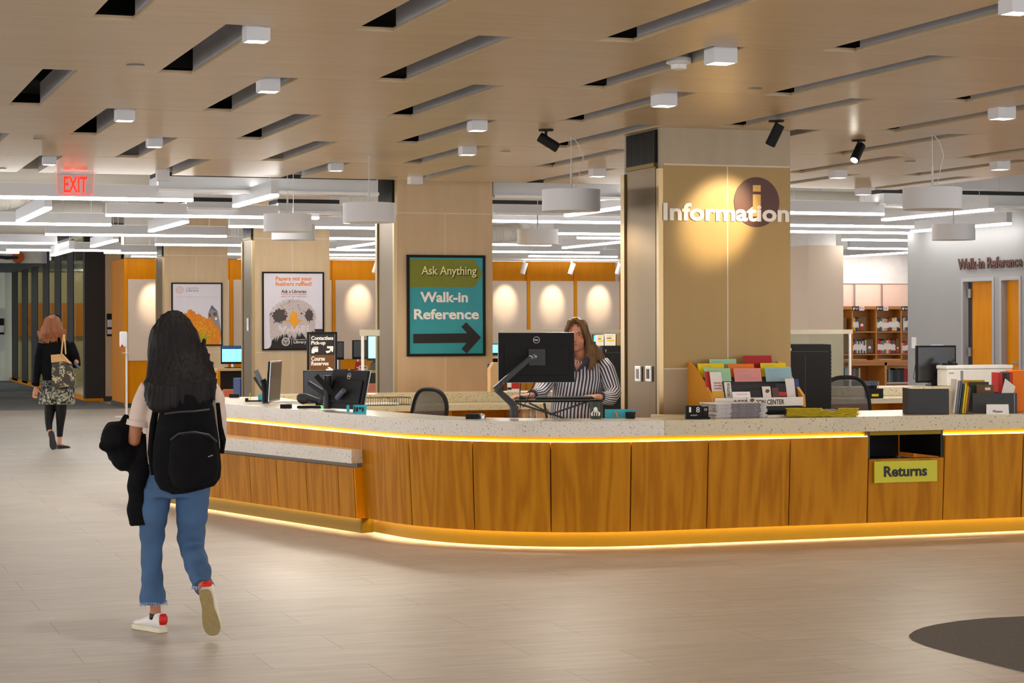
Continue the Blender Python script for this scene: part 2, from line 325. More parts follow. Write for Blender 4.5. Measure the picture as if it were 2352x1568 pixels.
def text(name, s, w, h, m, parent, mtx, bold=.0, ext=.002, spacing=1.0, left=False, label=None):
    """letters fitted to a w x h box whose lower-left (or centre) is at mtx"""
    c = bpy.data.curves.new(name, 'FONT'); c.body = s; c.size = 1; c.offset = bold; c.extrude = 0; c.space_character = spacing; c.resolution_u = 3
    c.align_x = 'LEFT' if left else 'CENTER'; c.space_line = .95
    t = bpy.data.objects.new('t', c); COL.objects.link(t)
    dg = bpy.context.evaluated_depsgraph_get(); me = bpy.data.meshes.new_from_object(t.evaluated_get(dg)); bpy.data.objects.remove(t)
    xs = [v.co.x for v in me.vertices]; ys = [v.co.y for v in me.vertices]
    x0, x1, y0, y1 = min(xs), max(xs), min(ys), max(ys); kx = w/(x1-x0); ky = h/(y1-y0)
    for v in me.vertices: v.co.x = (v.co.x-x0)*kx-(0 if left else w/2); v.co.y = (v.co.y-y0)*ky-(0 if left else h/2)
    b = bmesh.new(); b.from_mesh(me)
    r = bmesh.ops.extrude_face_region(b, geom=b.faces[:]); vs = [g for g in r['geom'] if isinstance(g, bmesh.types.BMVert)]
    bmesh.ops.translate(b, vec=(0, 0, ext), verts=vs)
    bmesh.ops.transform(b, matrix=mtx, verts=b.verts[:]); bmesh.ops.recalc_face_normals(b, faces=b.faces[:])
    for f in b.faces: f.smooth = False
    b.to_mesh(me); b.free(); me.materials.clear(); me.materials.append(M[m]); me.name = name
    o = bpy.data.objects.new(name, me); COL.objects.link(o)
    if parent: o.parent = parent
    if label: o['label'] = label
    return o
ORD = ['first', 'second', 'third', 'fourth', 'fifth', 'sixth', 'seventh', 'eighth', 'ninth', 'tenth', 'eleventh', 'twelfth', 'thirteenth', 'fourteenth', 'fifteenth', 'sixteenth']
# ------------------------------------------------------------------ the setting
CEI = 2.98; DECK = 3.75
struct('floor', MB().box(-14, 34, -5, 62, -.1, 0), 'floor_tile')
YS = [9.92+2.056*k for k in range(-6, 6)]           # seams of the timber ceiling
cb, ub = MB(), MB()
for i, y1 in enumerate(YS):
    y0 = y1-2.056; off = .02 if (i % 2 == 0) else .66
    xs = [off+1.272*k for k in range(-7, 9)]; x = -9.0
    for xl in xs+[99]:
        xr = min(xl, 11.3)
        if xr > x+.05: cb.box(x, xr, y0+.006, y1-.006, CEI, CEI+.022)
        if xl < 11: ub.box(xl+.2, xl+.212, y0+.05, y1-.05, CEI+.0225, CEI+.15); x = xl+.2
        else: break
struct('ceiling', cb, 'ceiling_wood'); struct('trim_1', ub, 'slot_side')
struct('trim_2', MB().box(-9, 11.3, -3, 20.25, 3.5, 3.56), 'void')
bb = MB()
for k in range(9): bb.box(-9, 11.3, 3+k*2.05, 3.1+k*2.05, 3.3, 3.42)
struct('trim_3', bb, 'void')
struct('trim_4', MB().box(-9, 11.4, 20.26, 20.3, 3.02, DECK), 'deck_white')
dk = MB().box(-14, 34, 20.31, 62, DECK, DECK+.1); dk.box(11.42, 34, 4, 20.3, DECK, DECK+.1)
for k in range(9): dk.box(-8, 30, 22+k*2.4, 22.25+k*2.4, DECK-.22, DECK)
struct('ceiling_open_area', dk, 'deck_white')
struct('trim_5', MB().box(11.32, 11.4, 4, 20.25, CEI+.03, DECK), 'deck_white')

# timber back wall with fabric panels
WY = 38.6; X0 = 5.65; PX = .978
w = MB().box(X0, 15.3, WY, WY+.2, 0, 2.74); w.box(X0, X0+.12, WY+.2, 40.4, 0, 2.74)
struct('wall_back', w, 'orange_wood')
struct('wall_back_upper', MB().box(X0, 30, WY+.02, WY+.2, 2.75, DECK), 'deck_white')
struct('wall_back_side', MB().box(15.31, 19, WY+.01, WY+.2, 0, 2.74), 'cream_fabric')
struct('trim_6', MB().box(X0-.02, X0+.14, WY-.02, 40.42, 0, .08), 'charcoal')
tr = MB()
for k in range(11):
    tr.box(X0+PX*k-.03, X0+PX*k+.03, WY-.04, WY-.001, .0, 2.74)
struct('trim_7', tr, 'orange_wood')
WALLP = ['leftmost, beside the hallway corner', 'behind the column with the autumn tree poster, first', 'behind the column with the autumn tree poster, second', 'between the two poster columns', 'between the bird poster column and the screens', 'above the dark monitors by the metal column edge', 'behind the large arrow sign, first', 'behind the large arrow sign, second', 'left of the seam over the clerk', 'directly behind the clerk', ]
for k in range(10):
    z0 = .86 if k else .86
    p = MB().box(X0+PX*k+.034, X0+PX*(k+1)-.034, WY-.03, WY-.001, .86, 2.36, .006).build('wall_panel', 'cream_fabric')
    if k == 9: pass
    tag(p, 'cream fabric wall panel in the orange timber wall, '+WALLP[k], 'wall panel', 'fabric panels on the timber wall')

# hallway on the left: glazed partition, dark panel, stone pier
mu = MB(); gl = MB(); mb = MB()
edges = [(27, 40), (50, 63), (72, 86), (98, 112), (125, 139), (154, 168)]
GX = 5.36
for a, b in edges:
    ya, yb = atX(a, 743, GX).y, atX(b, 743, GX).y
    top = 2.92 if b < 92 else 3.3
    mu.box(GX, GX+.02, yb, ya, .05, top)
struct('trim_8', mu, 'mullion')
struct('window_1', MB().box(GX+.1, GX+.11, 42.3, 57.5, .1, 3.3), 'dark_glass')
struct('trim_9', MB().box(GX, GX+.12, 42.25, 58, 0, .1), 'orange_wood')
struct('wall_hall_panel', MB().box(GX-.02, GX+.38, 42.0, 42.25, .05, 3.4), 'mullion')
struct('baseboard_hall', MB().box(GX-.02, GX+.34, 41.97, 42.0, 0, .06), 'orange_wood')
struct('wall_pier', MB().box(GX+.385, GX+.7, 42.0, 42.3, .1, 3.4), 'stone')
struct('baseboard_pier', MB().box(GX+.38, GX+.7, 41.97, 42.3, 0, .1), 'charcoal')
struct('wall_hall_end', MB().box(-6, 5.6, 58, 58.2, 0, 2.93), 'pale_green')
struct('ceiling_hall', MB().box(-6, 8.5, 49, 62, 2.93, 3.0), 'bluegrey_ceiling')
struct('wall_hall_bulkhead', MB().box(-6, 5.35, 48.8, 49, 2.93, DECK), 'white')
# the room behind the glazed partition: warm timber desk wall and cream back wall
struct('wall_glazed_room', MB().box(8.4, 8.6, 43, 60, 0, 3.4), 'hall_cream')
struct('wall_glazed_room_end', MB().box(5.5, 8.4, 57.6, 57.8, 0, 3.4), 'hall_cream')
struct('trim_10', MB().box(5.5, 8.3, 57.4, 57.59, 1.2, 2.1), 'orange_wood')
struct('ceiling_glazed_room', MB().box(5.5, 8.4, 43, 58, 3.35, 3.4), 'white')
for yy in (45, 49, 55): lamp('POINT', (7.2, yy, 2.8), 45, (1, .93, .6), shadow_soft_size=.2)
lamp('AREA', (3.2, 54, 2.9), 14, (.95, 1, .9), aim=(3.2, 54, 0), size=2)
struct('floor_hall', MB().box(-8, 5.6, 38.2, 58, 0, .006), 'hall_carpet')

# grey wall with the two offices on the right
RX = 15.08; YE = atX(2085, 700, RX).y
d1a, d1b = atX(2209, 640, RX).y, atX(2284, 640, RX).y; d2a, d2b = atX(2297, 640, RX).y, atX(2346, 640, RX).y
DH = 2.14
rw = MB()
rw.box(RX, RX+.16, d1a, YE, 0, DECK); rw.box(RX, RX+.16, d2a, d1b, 0, DH); rw.box(RX, RX+.16, 17, d2b, 0, DECK); rw.box(RX, RX+.16, d2b, d1a, DH, DECK)
struct('wall_right', rw, 'grey_wall')
struct('wall_office', MB().box(RX+2.5, RX+2.6, 17, 27, 0, DECK), 'grey_wall')
lamp('POINT', (RX+1.4, 24.5, 2.7), 40, (1, .9, .75), shadow_soft_size=.3)
for k, (a, b) in enumerate(((d1a, d1b), (d2a, d2b))):
    fr = MB()
    for y in (a-.045, b): fr.box(RX-.012, RX+.14, y, y+.045, 0, DH)
    fr.box(RX-.012, RX+.14, b+.046, a-.046, DH-.05, DH)
    d = MB().box(RX+.07, RX+.11, b+.05, a-(.16 if k == 0 else .05), .01, DH-.055).build('door_%d' % (k+1), 'orange_wood'); d['kind'] = 'structure'
    fr.build('door_frame', 'grey_frame', d)
    if k == 0:
        h = MB()
        for z in (1.93, 1.13, .3): h.box(RX+.04, RX+.07, a-.15, a-.075, z-.06, z+.06)
        h.build('hinge', 'steel', d)
        MB().box(RX+.071, RX+.075, a-.16, a-.05, .01, DH-.06).build('door_gap', 'charcoal', d)
    else:
        MB().lathe([(.02, 0), (.02, -.05)], (RX+.07, b+.12, 1.0), 12, 'X').tube([(RX+.02, b+.12, 1.0), (RX+.02, b+.24, 1.0)], .012).build('door_handle', 'steel', d)
        MB().lathe([(.025, 0), (.025, -.02)], (RX+.07, b+.12, 1.12), 12, 'X').build('door_lock', 'steel', d)
mt = frame((RX-.012, atX(2203, 610, RX).y, atX(2203, 620, RX).z), (0, -1, 0), (0, 0, 1))
wl = atX(2203, 610, RX).y-atX(2350, 605, RX).y
o = text('wall_lettering', 'Walk-in Reference', wl, .155, 'brown_ink', None, mt, bold=.018, ext=.012, left=True)
tag(o, 'raised dark brown words Walk-in Reference over the office doors', 'sign')
tag(MB().box(RX+.066, RX+.07, atX(2283, 740, RX).y, atX(2270, 740, RX).y, 1.5, 1.66).box(RX+.064, RX+.068, atX(2283, 740, RX).y, atX(2270, 740, RX).y, 1.44, 1.5).build('door_notice', 'teal'), 'small teal notice taped on the left orange office door', 'notice')

# recess with the reference shelves, far right
struct('wall_far_right', MB().box(18.5, 24, 36.9, 37.1, 0, DECK), 'pink_panel')
struct('wall_far_right_upper', MB().box(18.5, 24, 36.87, 36.89, 2.3, DECK), 'white')
st = MB()
for px in (1963, 2026): p = atY(px, 660, 36.86); st.box(p.x-.012, p.x+.012, 36.85, 36.869, 1.84, 2.3)
struct('trim_11', st, 'tower_stone')
for px in (1950, 2000, 2055):
    p = atY(px, 600, 36.6); lamp('SPOT', (p.x, 36.0, 2.95), 13, (1, .88, .8), aim=(p.x, 36.9, 1.9), spot_size=1.9, spot_blend=1, shadow_soft_size=.08)
# fabric-clad pier in front of it
pa, pb = atY(1857, 700, 29.2), atY(1937, 700, 29.2)
struct('wall_fabric_pier', MB().box(pa.x, pb.x, 29.2, 30.4, 0, atY(1857, 563, 29.2).z), 'cream_fabric')
struct('wall_fabric_pier_upper', MB().box(pa.x+.02, pb.x-.1, 29.25, 30.35, atY(1857, 563, 29.2).z, DECK), 'white')

# ------------------------------------------------------------------ stone columns with metal sides
def column(px0, py_joint, px1, Y=None, depth=.76, HJ=2.71, joint_low=None, label='', vent=True):
    a = atZ(px0, py_joint, HJ) if Y is None else atY(px0, py_joint, Y); Yf = a.y; x0 = a.x; x1 = atY(px1, py_joint, Yf).x; wd = x1-x0
    top = CEI if Yf < 20.2 else DECK
    t = thing('stone_column', label, 'column', (x0, Yf, 0))
    k = MB().box(0, wd, 0, depth, 0, top); k.build('core', 'stone' if Y is None else 'grey_stone', t)
    if Y is not None:
        for xa, xb in ((.002, wd/2-.006), (wd/2+.006, wd-.002)): MB().box(xa, xb, -.0015, .008, joint_low+.012, HJ-.006).build('cladding_panel', 'gold_cladding', t)
    g = MB(); g.box(.005, wd-.005, -.002, .01, HJ-.005, HJ+.007); g.box(wd/2-.005, wd/2+.005, -.002, .01, 0, HJ-.006)
    if joint_low: g.box(.005, wd/2-.006, -.002, .01, joint_low, joint_low+.01); g.box(wd/2+.006, wd-.005, -.002, .01, joint_low, joint_low+.01)
    g.build('grout_line', 'grout', t)
    mside = MB().box(-.02, -.0005, .1, depth-.1, 0, HJ); mside.build('metal_side', 'bronze', t)
    e = MB().box(-.035, -.0005, 0, .05, 0, HJ-.03); e.box(-.035, -.0005, depth-.075, depth, 0, HJ-.03); e.build('metal_edge', 'edge_metal', t)
    if vent:
        v = MB().box(-.012, -.001, .1, depth-.1, HJ+.02, top-.005); v.build('vent_back', 'black', t)
        v = MB()
        n = 26
        for i in range(n): y = .1+(depth-.2)*(i+.5)/n; v.box(-.03, -.0125, y-.004, y+.004, HJ+.02, top-.01)
        v.build('vent_grille', 'bronze_dark', t)
        MB().box(-.034, -.021, .1, depth-.1, HJ-.012, HJ+.018).build('vent_sill', 'brass', t)
    return t, x0, x1, Yf
c1, c1x0, c1x1, c1y = column(1523, 377, 1815, Y=14.2, joint_low=1.2, label='near stone-clad column carrying the white word Information')
c2, c2x0, c2x1, c2y = column(912, 488.5, 1131, label='stone-clad column carrying the teal Walk-in Reference arrow sign')
c3, c3x0, c3x1, c3y = column(585, 547, 757, joint_low=1.14, label='stone-clad column carrying the bird poster')
c4, c4x0, c4x1, c4y = column(378, 586, 523, joint_low=1.05, label='stone-clad column carrying the autumn tree poster')
print('COLS', c1y, c2y, c3y, c4y, c1x1-c1x0, c2x1-c2x0)

# Information lettering on the near column
fy = c1y-.004
def fpt(px, py, Y=fy): return atY(px, py, Y)
A, B = fpt(1523, 506), fpt(1812, 470)
t = thing('information_emblem', 'brown round emblem with a gold letter i on the near column', 'emblem', (fpt(1738, 464).x, fy, fpt(1738, 464).z))
R_ = (fpt(1790, 464).x-fpt(1686, 464).x)/2
MB().lathe([(R_, .001), (R_, -.0015)], (0, 0, 0), 64, 'Y').build('disc', 'brown_ink', t)
ii = MB().box(-.032, .032, -.003, -.0016, R_*.42, R_*.68); ii.box(-.032, .032, -.003, -.0016, -R_*.58, R_*.31); ii.build('letter_i', 'gold_letter', t)
o = text('column_lettering', 'Information', B.x-A.x, B.z-A.z, 'letter_white', None, frame((A.x, fy-.0032, A.z), (1, 0, 0), (0, 0, 1)), bold=.03, ext=.001, left=True)
tag(o, 'large white word Information across the near stone column', 'sign')

# switch plates on the metal side of the near column
for i, px in enumerate((1468, 1492)):
    p = atX(px, 858, c1x0-.022); t = thing('wall_control', ['white wall control with grey window, left of the pair on the near metal column side', 'white wall control with reddish window, right of the pair on the near metal column side'][i], 'switch', p, 0, 'wall controls on the near column')
    MB().box(-.014, 0, -.055, .055, -.058, .058, .004).build('plate', 'white_gloss', t)
    MB().box(-.017, -.0145, -.026, .026, -.036, .036).build('window', ['upstand', 'brown_ink'][i], t)
o = MB().box(-.02, 0, -.04, .04, -.09, .09, .004).build('wall_switch', 'white_gloss', None, atX(571, 745, c3x0-.022)); tag(o, 'small white switch on the metal side of the bird poster column', 'switch')
o = MB().box(-.02, 0, -.06, .06, -.08, .08, .004).build('wall_switch', 'white_gloss', None, atX(2101, 787, RX)); tag(o, 'small white switch on the grey wall left of the office doors', 'switch')
o = MB().box(0, .035, -.004, 0, 0, .26).build('tape_strip', 'tape_blue', None, (atY(1120, 891, c2y-.001).x, c2y-.001, atY(1120, 891, c2y).z)); tag(o, 'vertical strip of blue tape low on the arrow sign column', 'tape')

# ------------------------------------------------------------------ signs and posters
def panel_thing(name, label, cat, Y, px0, py0, px1, py1, fr=.02, mface='poster_paper', thick=.025):
    a = atY(px0, py1, Y); b = atY(px1, py0, Y); wd, ht = b.x-a.x, b.z-a.z
    t = thing(name, label, cat, (a.x, Y, a.z))
    f = MB(); f.box(0, wd, -thick, -.001, 0, fr); f.box(0, wd, -thick, -.001, ht-fr, ht); f.box(0, fr, -thick, -.001, fr, ht-fr); f.box(wd-fr, wd, -thick, -.001, fr, ht-fr)
    f.build('frame', 'black', t)
    MB().box(fr, wd-fr, -thick+.008, -.001, fr, ht-fr).build('face', mface, t)
    return t, wd, ht, -thick+.008
def flat(t, name, m, poly, y, th=.002): return MB().prism(poly, y-th, y, 'Y').build(name, m, t)
def tx(t, name, s, cx_, cz, w_, h_, m, y, bold=.012, **k): return text(name, s, w_, h_, m, t, frame((cx_, y, cz), (1, 0, 0), (0, 0, 1)), bold=bold, ext=.002, **k)
t, wd, ht, y = panel_thing('arrow_sign', 'teal framed sign with green Ask Anything banner, Walk-in Reference and a dark right arrow', 'sign', c2y-.003, 934, 586.5, 1113.5, 818.5, .028, 'teal')
U = lambda px: (px-934)/179.5*wd
V = lambda py: (818.5-py)/232*ht
flat(t, 'banner', 'olive', [(U(939), V(660.5)), (U(1088), V(660.5)), (U(1107), V(628)), (U(1088), V(596)), (U(939), V(596))], y)
tx(t, 'banner_shadow', 'Ask Anything', U(1031.5), V(627), U(1094)-U(967), V(612)-V(638), 'ink', y-.003, .012)
tx(t, 'banner_lettering', 'Ask Anything', U(1029.5), V(625), U(1092)-U(966), V(612)-V(638), 'cream_ink', y-.006, .012)
tx(t, 'lettering', 'Walk-in', U(1018.5), V(683), U(1073)-U(964), V(671)-V(695), 'letter_white', y-.001, .03)
tx(t, 'lettering', 'Reference', U(1024), V(722), U(1098)-U(949.5), V(710)-V(734), 'letter_white', y-.001, .03)
flat(t, 'arrow', 'ink', [(U(948), V(788.5)), (U(1070), V(788)), (U(1058), V(802)), (U(1070), V(812.5)), (U(1103), V(776)), (U(1069), V(740.5)), (U(1058), V(751)), (U(1071), V(766)), (U(948), V(767))], y)

def blob(cx_, cz, rx, rz, n, jag, seed, a0=0, a1=2*math.pi):
    r = random.Random(seed); out = []
    for k in range(n):
        a = a0+(a1-a0)*k/n; j = 1+jag*(r.random() if k % 2 else -r.random()*.3); out.append((cx_+rx*math.cos(a)*j, cz+rz*math.sin(a)*j))
    return out
# bird poster
t, wd, ht, y = panel_thing('bird_poster', 'framed white poster of a white-headed bird with orange heading, Papers got your feathers ruffled', 'poster', c3y-.003, 602, 624.5, 743.5, 804.5, .022)
U = lambda px: (px-602)/141.5*wd
V = lambda py: (804.5-py)/180*ht
PZ = lambda zx, zy: (U(590+zx/7.465), V(610+zy/7.465))     # from the poster's own grid
ink = [PZ(160, 1430), PZ(215, 1405), PZ(240, 1360), PZ(250, 1290), PZ(285, 1215), PZ(400, 1180), PZ(560, 1120), PZ(720, 1110), PZ(860, 1140), PZ(985, 1090), PZ(1120, 1090), PZ(1120, 1430)]
flat(t, 'bird_body', 'ink', ink, y)
r0 = random.Random(4); fe = MB(); fe2 = MB(); fe3 = MB()
head = [PZ(250, 1240), PZ(235, 1100), PZ(240, 980), PZ(260, 850), PZ(330, 710), PZ(430, 640), PZ(560, 595), PZ(690, 590), PZ(830, 625), PZ(930, 700), PZ(965, 800), PZ(980, 900), PZ(985, 1060), PZ(960, 1120), PZ(880, 1160), PZ(640, 1150), PZ(420, 1190)]
flat(t, 'bird_head', 'feather_pale', head, y-.0025)
FK = [0]
def feather(b, zx, zy, ln, ang, wdt, yy):
    dx, dz = math.cos(ang), -math.sin(ang); p0 = PZ(zx, zy); L_ = ln; s = 1/7.465*wd/141.5
    tip = (p0[0]+dx*L_*s, p0[1]-(-dz)*L_*s*1.0); nx, nz = -dz*wdt*s, dx*wdt*s
    FK[0] += 1; yy -= (FK[0] % 90)*1.3e-5
    b.prism([(p0[0]-nx, p0[1]-nz), (p0[0]+nx, p0[1]+nz), tip], yy-.0009, yy, 'Y')
for k in range(46):                          # ruffled crown and cheek outline
    a = math.pi*(1.02-1.04*k/45); zx, zy = 610+365*math.cos(a), 900-300*math.sin(a)
    feather(fe, zx, zy, r0.uniform(30, 62), -a+r0.uniform(-.3, .3)+(.5 if zx < 600 else -.5)*0, 11, y-.0015)
for k in range(34):
    feather(fe, 245+r0.uniform(-8, 30), 780+k*13, r0.uniform(40, 70), math.pi*.72+r0.uniform(-.2, .2), 9, y-.0045)
    feather(fe, 965+r0.uniform(-20, 8), 820+k*9, r0.uniform(25, 50), .9+r0.uniform(-.2, .2), 9, y-.0045)
for k in range(40): feather(fe, 270+k*16.5, 1120+30*math.sin(k*.4)+r0.uniform(-20, 30), r0.uniform(80, 150), math.pi/2+(270+k*16.5-610)/900*-1.1+r0.uniform(-.15, .15), 17, y-.0045)
fe.build('ruff_feathers', 'feather_pale', t)
flat(t, 'dark_patch', 'feather_dark', blob(*PZ(385, 860), .10, .085, 26, .3, 3), y-.0045); flat(t, 'dark_patch', 'feather_dark', blob(*PZ(885, 855), .055, .075, 22, .3, 5), y-.0045)
for k in range(70): feather(fe2, r0.gauss(390, 60), r0.gauss(850, 50), r0.uniform(30, 60), math.pi*.8+r0.uniform(-.5, .5), 13, y-.006)
for k in range(34): feather(fe2, r0.gauss(880, 32), r0.gauss(850, 45), r0.uniform(20, 45), .5+r0.uniform(-.6, .6), 11, y-.006)
for k in range(60):
    a = math.pi*r0.random(); feather(fe2, 610+r0.uniform(150, 330)*math.cos(a), 880-r0.uniform(130, 290)*math.sin(a), r0.uniform(14, 30), r0.uniform(0, 6), 4, y-.006)
fe2.build('dark_feathers', 'feather_dark', t)
for k in range(70):
    zx = r0.uniform(380, 880); feather(fe3, zx, 1010+r0.uniform(0, 110), r0.uniform(50, 110), math.pi/2-(zx-620)/700+r0.uniform(-.2, .2), 14, y-.0075)
fe3.build('chin_feathers', 'feather_white', t)
flat(t, 'beak', 'beak', [PZ(475, 940), PZ(560, 935), PZ(560, 850), PZ(590, 800), PZ(625, 790), PZ(665, 800), PZ(690, 850), PZ(690, 935), PZ(765, 935), PZ(765, 950), PZ(690, 965), PZ(665, 1040), PZ(635, 1100), PZ(605, 1040), PZ(570, 965), PZ(475, 958)], y-.009)
eyes = MB()
for zx in (492, 752):
    eyes.prism(blob(*PZ(zx, 822), .022*1, .022, 16, 0, 1), y-.009, y-.0078, 'Y')
eyes.build('eye', 'seal_pink', t); e2 = MB()
for zx in (492, 755): e2.prism(blob(*PZ(zx, 822), .012, .012, 12, 0, 1), y-.0105, y-.0092, 'Y')
for zx in (582, 668): e2.prism(blob(*PZ(zx, 875), .007, .009, 8, 0, 1), y-.0105, y-.0092, 'Y')
e2.build('pupil', 'ink', t)
tx(t, 'heading', 'Papers got your\nfeathers ruffled?', U(674), V(646), U(716)-U(632), V(635)-V(656.5), 'orange_ink', y-.001, .018)
tx(t, 'lettering', 'Ask a Librarian', U(674), V(669.5), U(702.5)-U(645.5), V(665.5)-V(673), 'ink', y-.001, .012)
tx(t, 'web_address', 'ask.library.cornell.edu', U(674), V(676.5), U(703)-U(645), V(674)-V(679), 'orange_ink', y-.001, .0)
tx(t, 'small_print', 'walk-in | 24/7 chat | email | phone', U(674), V(681.5), U(703)-U(645), V(680)-V(683.2), 'faint_ink', y-.001, .0)
def seal(t, u, v, r, m, yy):
    b = MB()
    for a, bb_ in ((1, .86), (.72, .62)):
        for k in range(32):
            q0, q1 = 2*math.pi*k/32, 2*math.pi*(k+1)/32
            b.prism([(u+r*a*math.cos(q0), v+r*a*math.sin(q0)), (u+r*a*math.cos(q1), v+r*a*math.sin(q1)), (u+r*bb_*math.cos(q1), v+r*bb_*math.sin(q1)), (u+r*bb_*math.cos(q0), v+r*bb_*math.sin(q0))], yy-.001, yy, 'Y')
    b.prism([(u-r*.4, v+r*.42), (u-r*.4, v), (u, v-r*.5), (u+r*.4, v), (u+r*.4, v+r*.42), (u+r*.3, v+r*.42), (u+r*.3, v), (u, v-r*.36), (u-r*.3, v), (u-r*.3, v+r*.42)], yy-.001, yy, 'Y')
    b.prism([(u-r*.2, v+r*.3), (u+r*.2, v+r*.3), (u+r*.2, v+r*.05), (u-r*.2, v+r*.05)], yy-.001, yy, 'Y')
    b.prism([(u-r*.04, v), (u+r*.04, v), (u+r*.04, v-r*.25), (u-r*.04, v-r*.25)], yy-.001, yy, 'Y')
    return b.build('seal_emblem', m, t)
seal(t, *PZ(485, 1305), .058, 'letter_white', y-.012)
MB().box(PZ(585, 0)[0]-.0015, PZ(585, 0)[0]+.0015, y-.013, y-.012, PZ(0, 1360)[1], PZ(0, 1240)[1]).build('divider_line', 'letter_white', t)
tx(t, 'publisher_name', 'Library', *PZ(727, 1318), (PZ(835, 0)[0]-PZ(618, 0)[0]), (PZ(0, 1290)[1]-PZ(0, 1356)[1]), 'letter_white', y-.012, .01)
tx(t, 'publisher_line', 'CORNELL UNIVERSITY', *PZ(727, 1270), (PZ(835, 0)[0]-PZ(618, 0)[0]), .012, 'letter_white', y-.012, 0)
# autumn tree poster
t, wd, ht, y = panel_thing('autumn_poster', 'framed white poster with an orange autumn tree and a stone clock tower', 'poster', c4y-.003, 393.5, 649, 510.5, 794.5, .025)
U = lambda px: (px-393.5)/117*wd
V = lambda py: (794.5-py)/145.5*ht
PZ = lambda zx, zy: (U(380+zx/8.713), V(630+zy/8.713))
flat(t, 'tower', 'tower_stone', [PZ(850, 1000), PZ(845, 790), PZ(905, 700), PZ(1040, 740), PZ(1075, 960), PZ(1108, 1160), PZ(1108, 1250), PZ(870, 1250)], y)
flat(t, 'tower_roof', 'slate', [PZ(843, 792), PZ(920, 612), PZ(1040, 742), PZ(905, 702)], y-.0025)
wn = MB()
for zx in (962, 985, 1008): wn.prism([PZ(zx-7, 760), PZ(zx+7, 765), PZ(zx+9, 836), PZ(zx-5, 830)], y-.004, y-.0021, 'Y')
for zx in (872, 892): wn.prism([PZ(zx-5, 790), PZ(zx+6, 782), PZ(zx+6, 850), PZ(zx-5, 858)], y-.004, y-.0021, 'Y')
wn.build('tower_window', 'ink', t)
flat(t, 'clock_dial', 'letter_white', blob(*PZ(1005, 888), .02, .022, 16, 0, 0), y-.0022)
tree = [PZ(140, 1415), PZ(140, 1100), PZ(250, 900), PZ(380, 800), PZ(360, 770), PZ(430, 780), PZ(450, 710), PZ(520, 705), PZ(545, 760), PZ(590, 800), PZ(640, 830), PZ(690, 805), PZ(730, 850), PZ(790, 880), PZ(850, 890), PZ(890, 855), PZ(920, 920), PZ(960, 960), PZ(990, 1050), PZ(1060, 1060), PZ(1090, 1180), PZ(1105, 1250), PZ(1090, 1330), PZ(1080, 1415)]
flat(t, 'tree', 'leaf_orange', tree, y-.0045)
r0 = random.Random(9)
for nm, mm, gx, gy, sx_, sy_, n in (('red_leaves', 'leaf_red', 520, 800, 120, 60, 60), ('orange_leaves', 'leaf_orange', 700, 870, 220, 50, 90), ('yellow_leaves', 'leaf_yellow', 740, 1150, 150, 130, 130), ('green_leaves', 'leaf_green', 720, 1280, 90, 60, 60)):
    b = MB(); k = 0; LO = {'r': 0, 'o': .0012, 'y': .0024, 'g': .0036}[nm[0]]
    while k < n:
        zx, zy = r0.gauss(gx, sx_), r0.gauss(gy, sy_)
        if not (150 < zx < 1085 and 705 < zy < 1400) or zy < 1180-(zx-140)*1.1 or zy < 720+max(0, (zx-520))*.55: k += .2; continue
        b.prism(blob(*PZ(zx, zy), .012, .012, 7, .35, k), y-.0056-k*6e-6-LO, y-.0047-k*6e-6-LO, 'Y'); k += 1
    b.build(nm, mm, t)
seal(t, *PZ(282, 315), .066, 'seal_pink', y-.001)
tx(t, 'publisher_name', 'Library', *PZ(538, 330), PZ(660, 0)[0]-PZ(415, 0)[0], PZ(0, 300)[1]-PZ(0, 372)[1], 'faint_ink', y-.001, .004)
tx(t, 'publisher_line', 'CORNELL UNIVERSITY', *PZ(538, 276), PZ(660, 0)[0]-PZ(415, 0)[0], .016, 'faint_ink', y-.001, 0)
tx(t, 'web_address', 'olinuris.library.cornell.edu', *PZ(632, 456), PZ(1045, 0)[0]-PZ(215, 0)[0], PZ(0, 430)[1]-PZ(0, 484)[1], 'faint_pink', y-.001, .004)
# exit sign hanging from the edge of the timber ceiling
p = atY(173, 400, 20.1); t = thing('exit_sign', 'clear edge-lit sign with red letters EXIT hanging at the ceiling edge', 'sign', (p.x, p.y, CEI-.004))
q = atY(173, 446, 20.1).z-CEI; hw = (atY(214, 420, 20.1).x-atY(131, 420, 20.1).x)/2
ep = [(-hw, 0), (-hw, q*.8), (-hw*.93, q*.95), (-hw*.8, q), (hw*.8, q), (hw*.93, q*.95), (hw, q*.8), (hw, 0)]
MB().prism(ep, -.006, .006, 'Y').build('panel', 'exit_acrylic', t)
rim = MB(); rp = [(a*1.0, b*1.0) for a, b in ep]
rim.tube([(a, 0, b) for a, b in rp], .003, 6); rim.build('glowing_edge', 'exit_red', t)
MB().box(-hw*1.15, hw*1.15, -.05, .05, 0, .003).build('canopy', 'steel', t)
text('lettering', 'EXIT', hw*1.3, -q*.74, 'exit_red', t, frame((0, -.007, q*.53), (1, 0, 0), (0, 0, 1)), bold=.02, ext=.003)
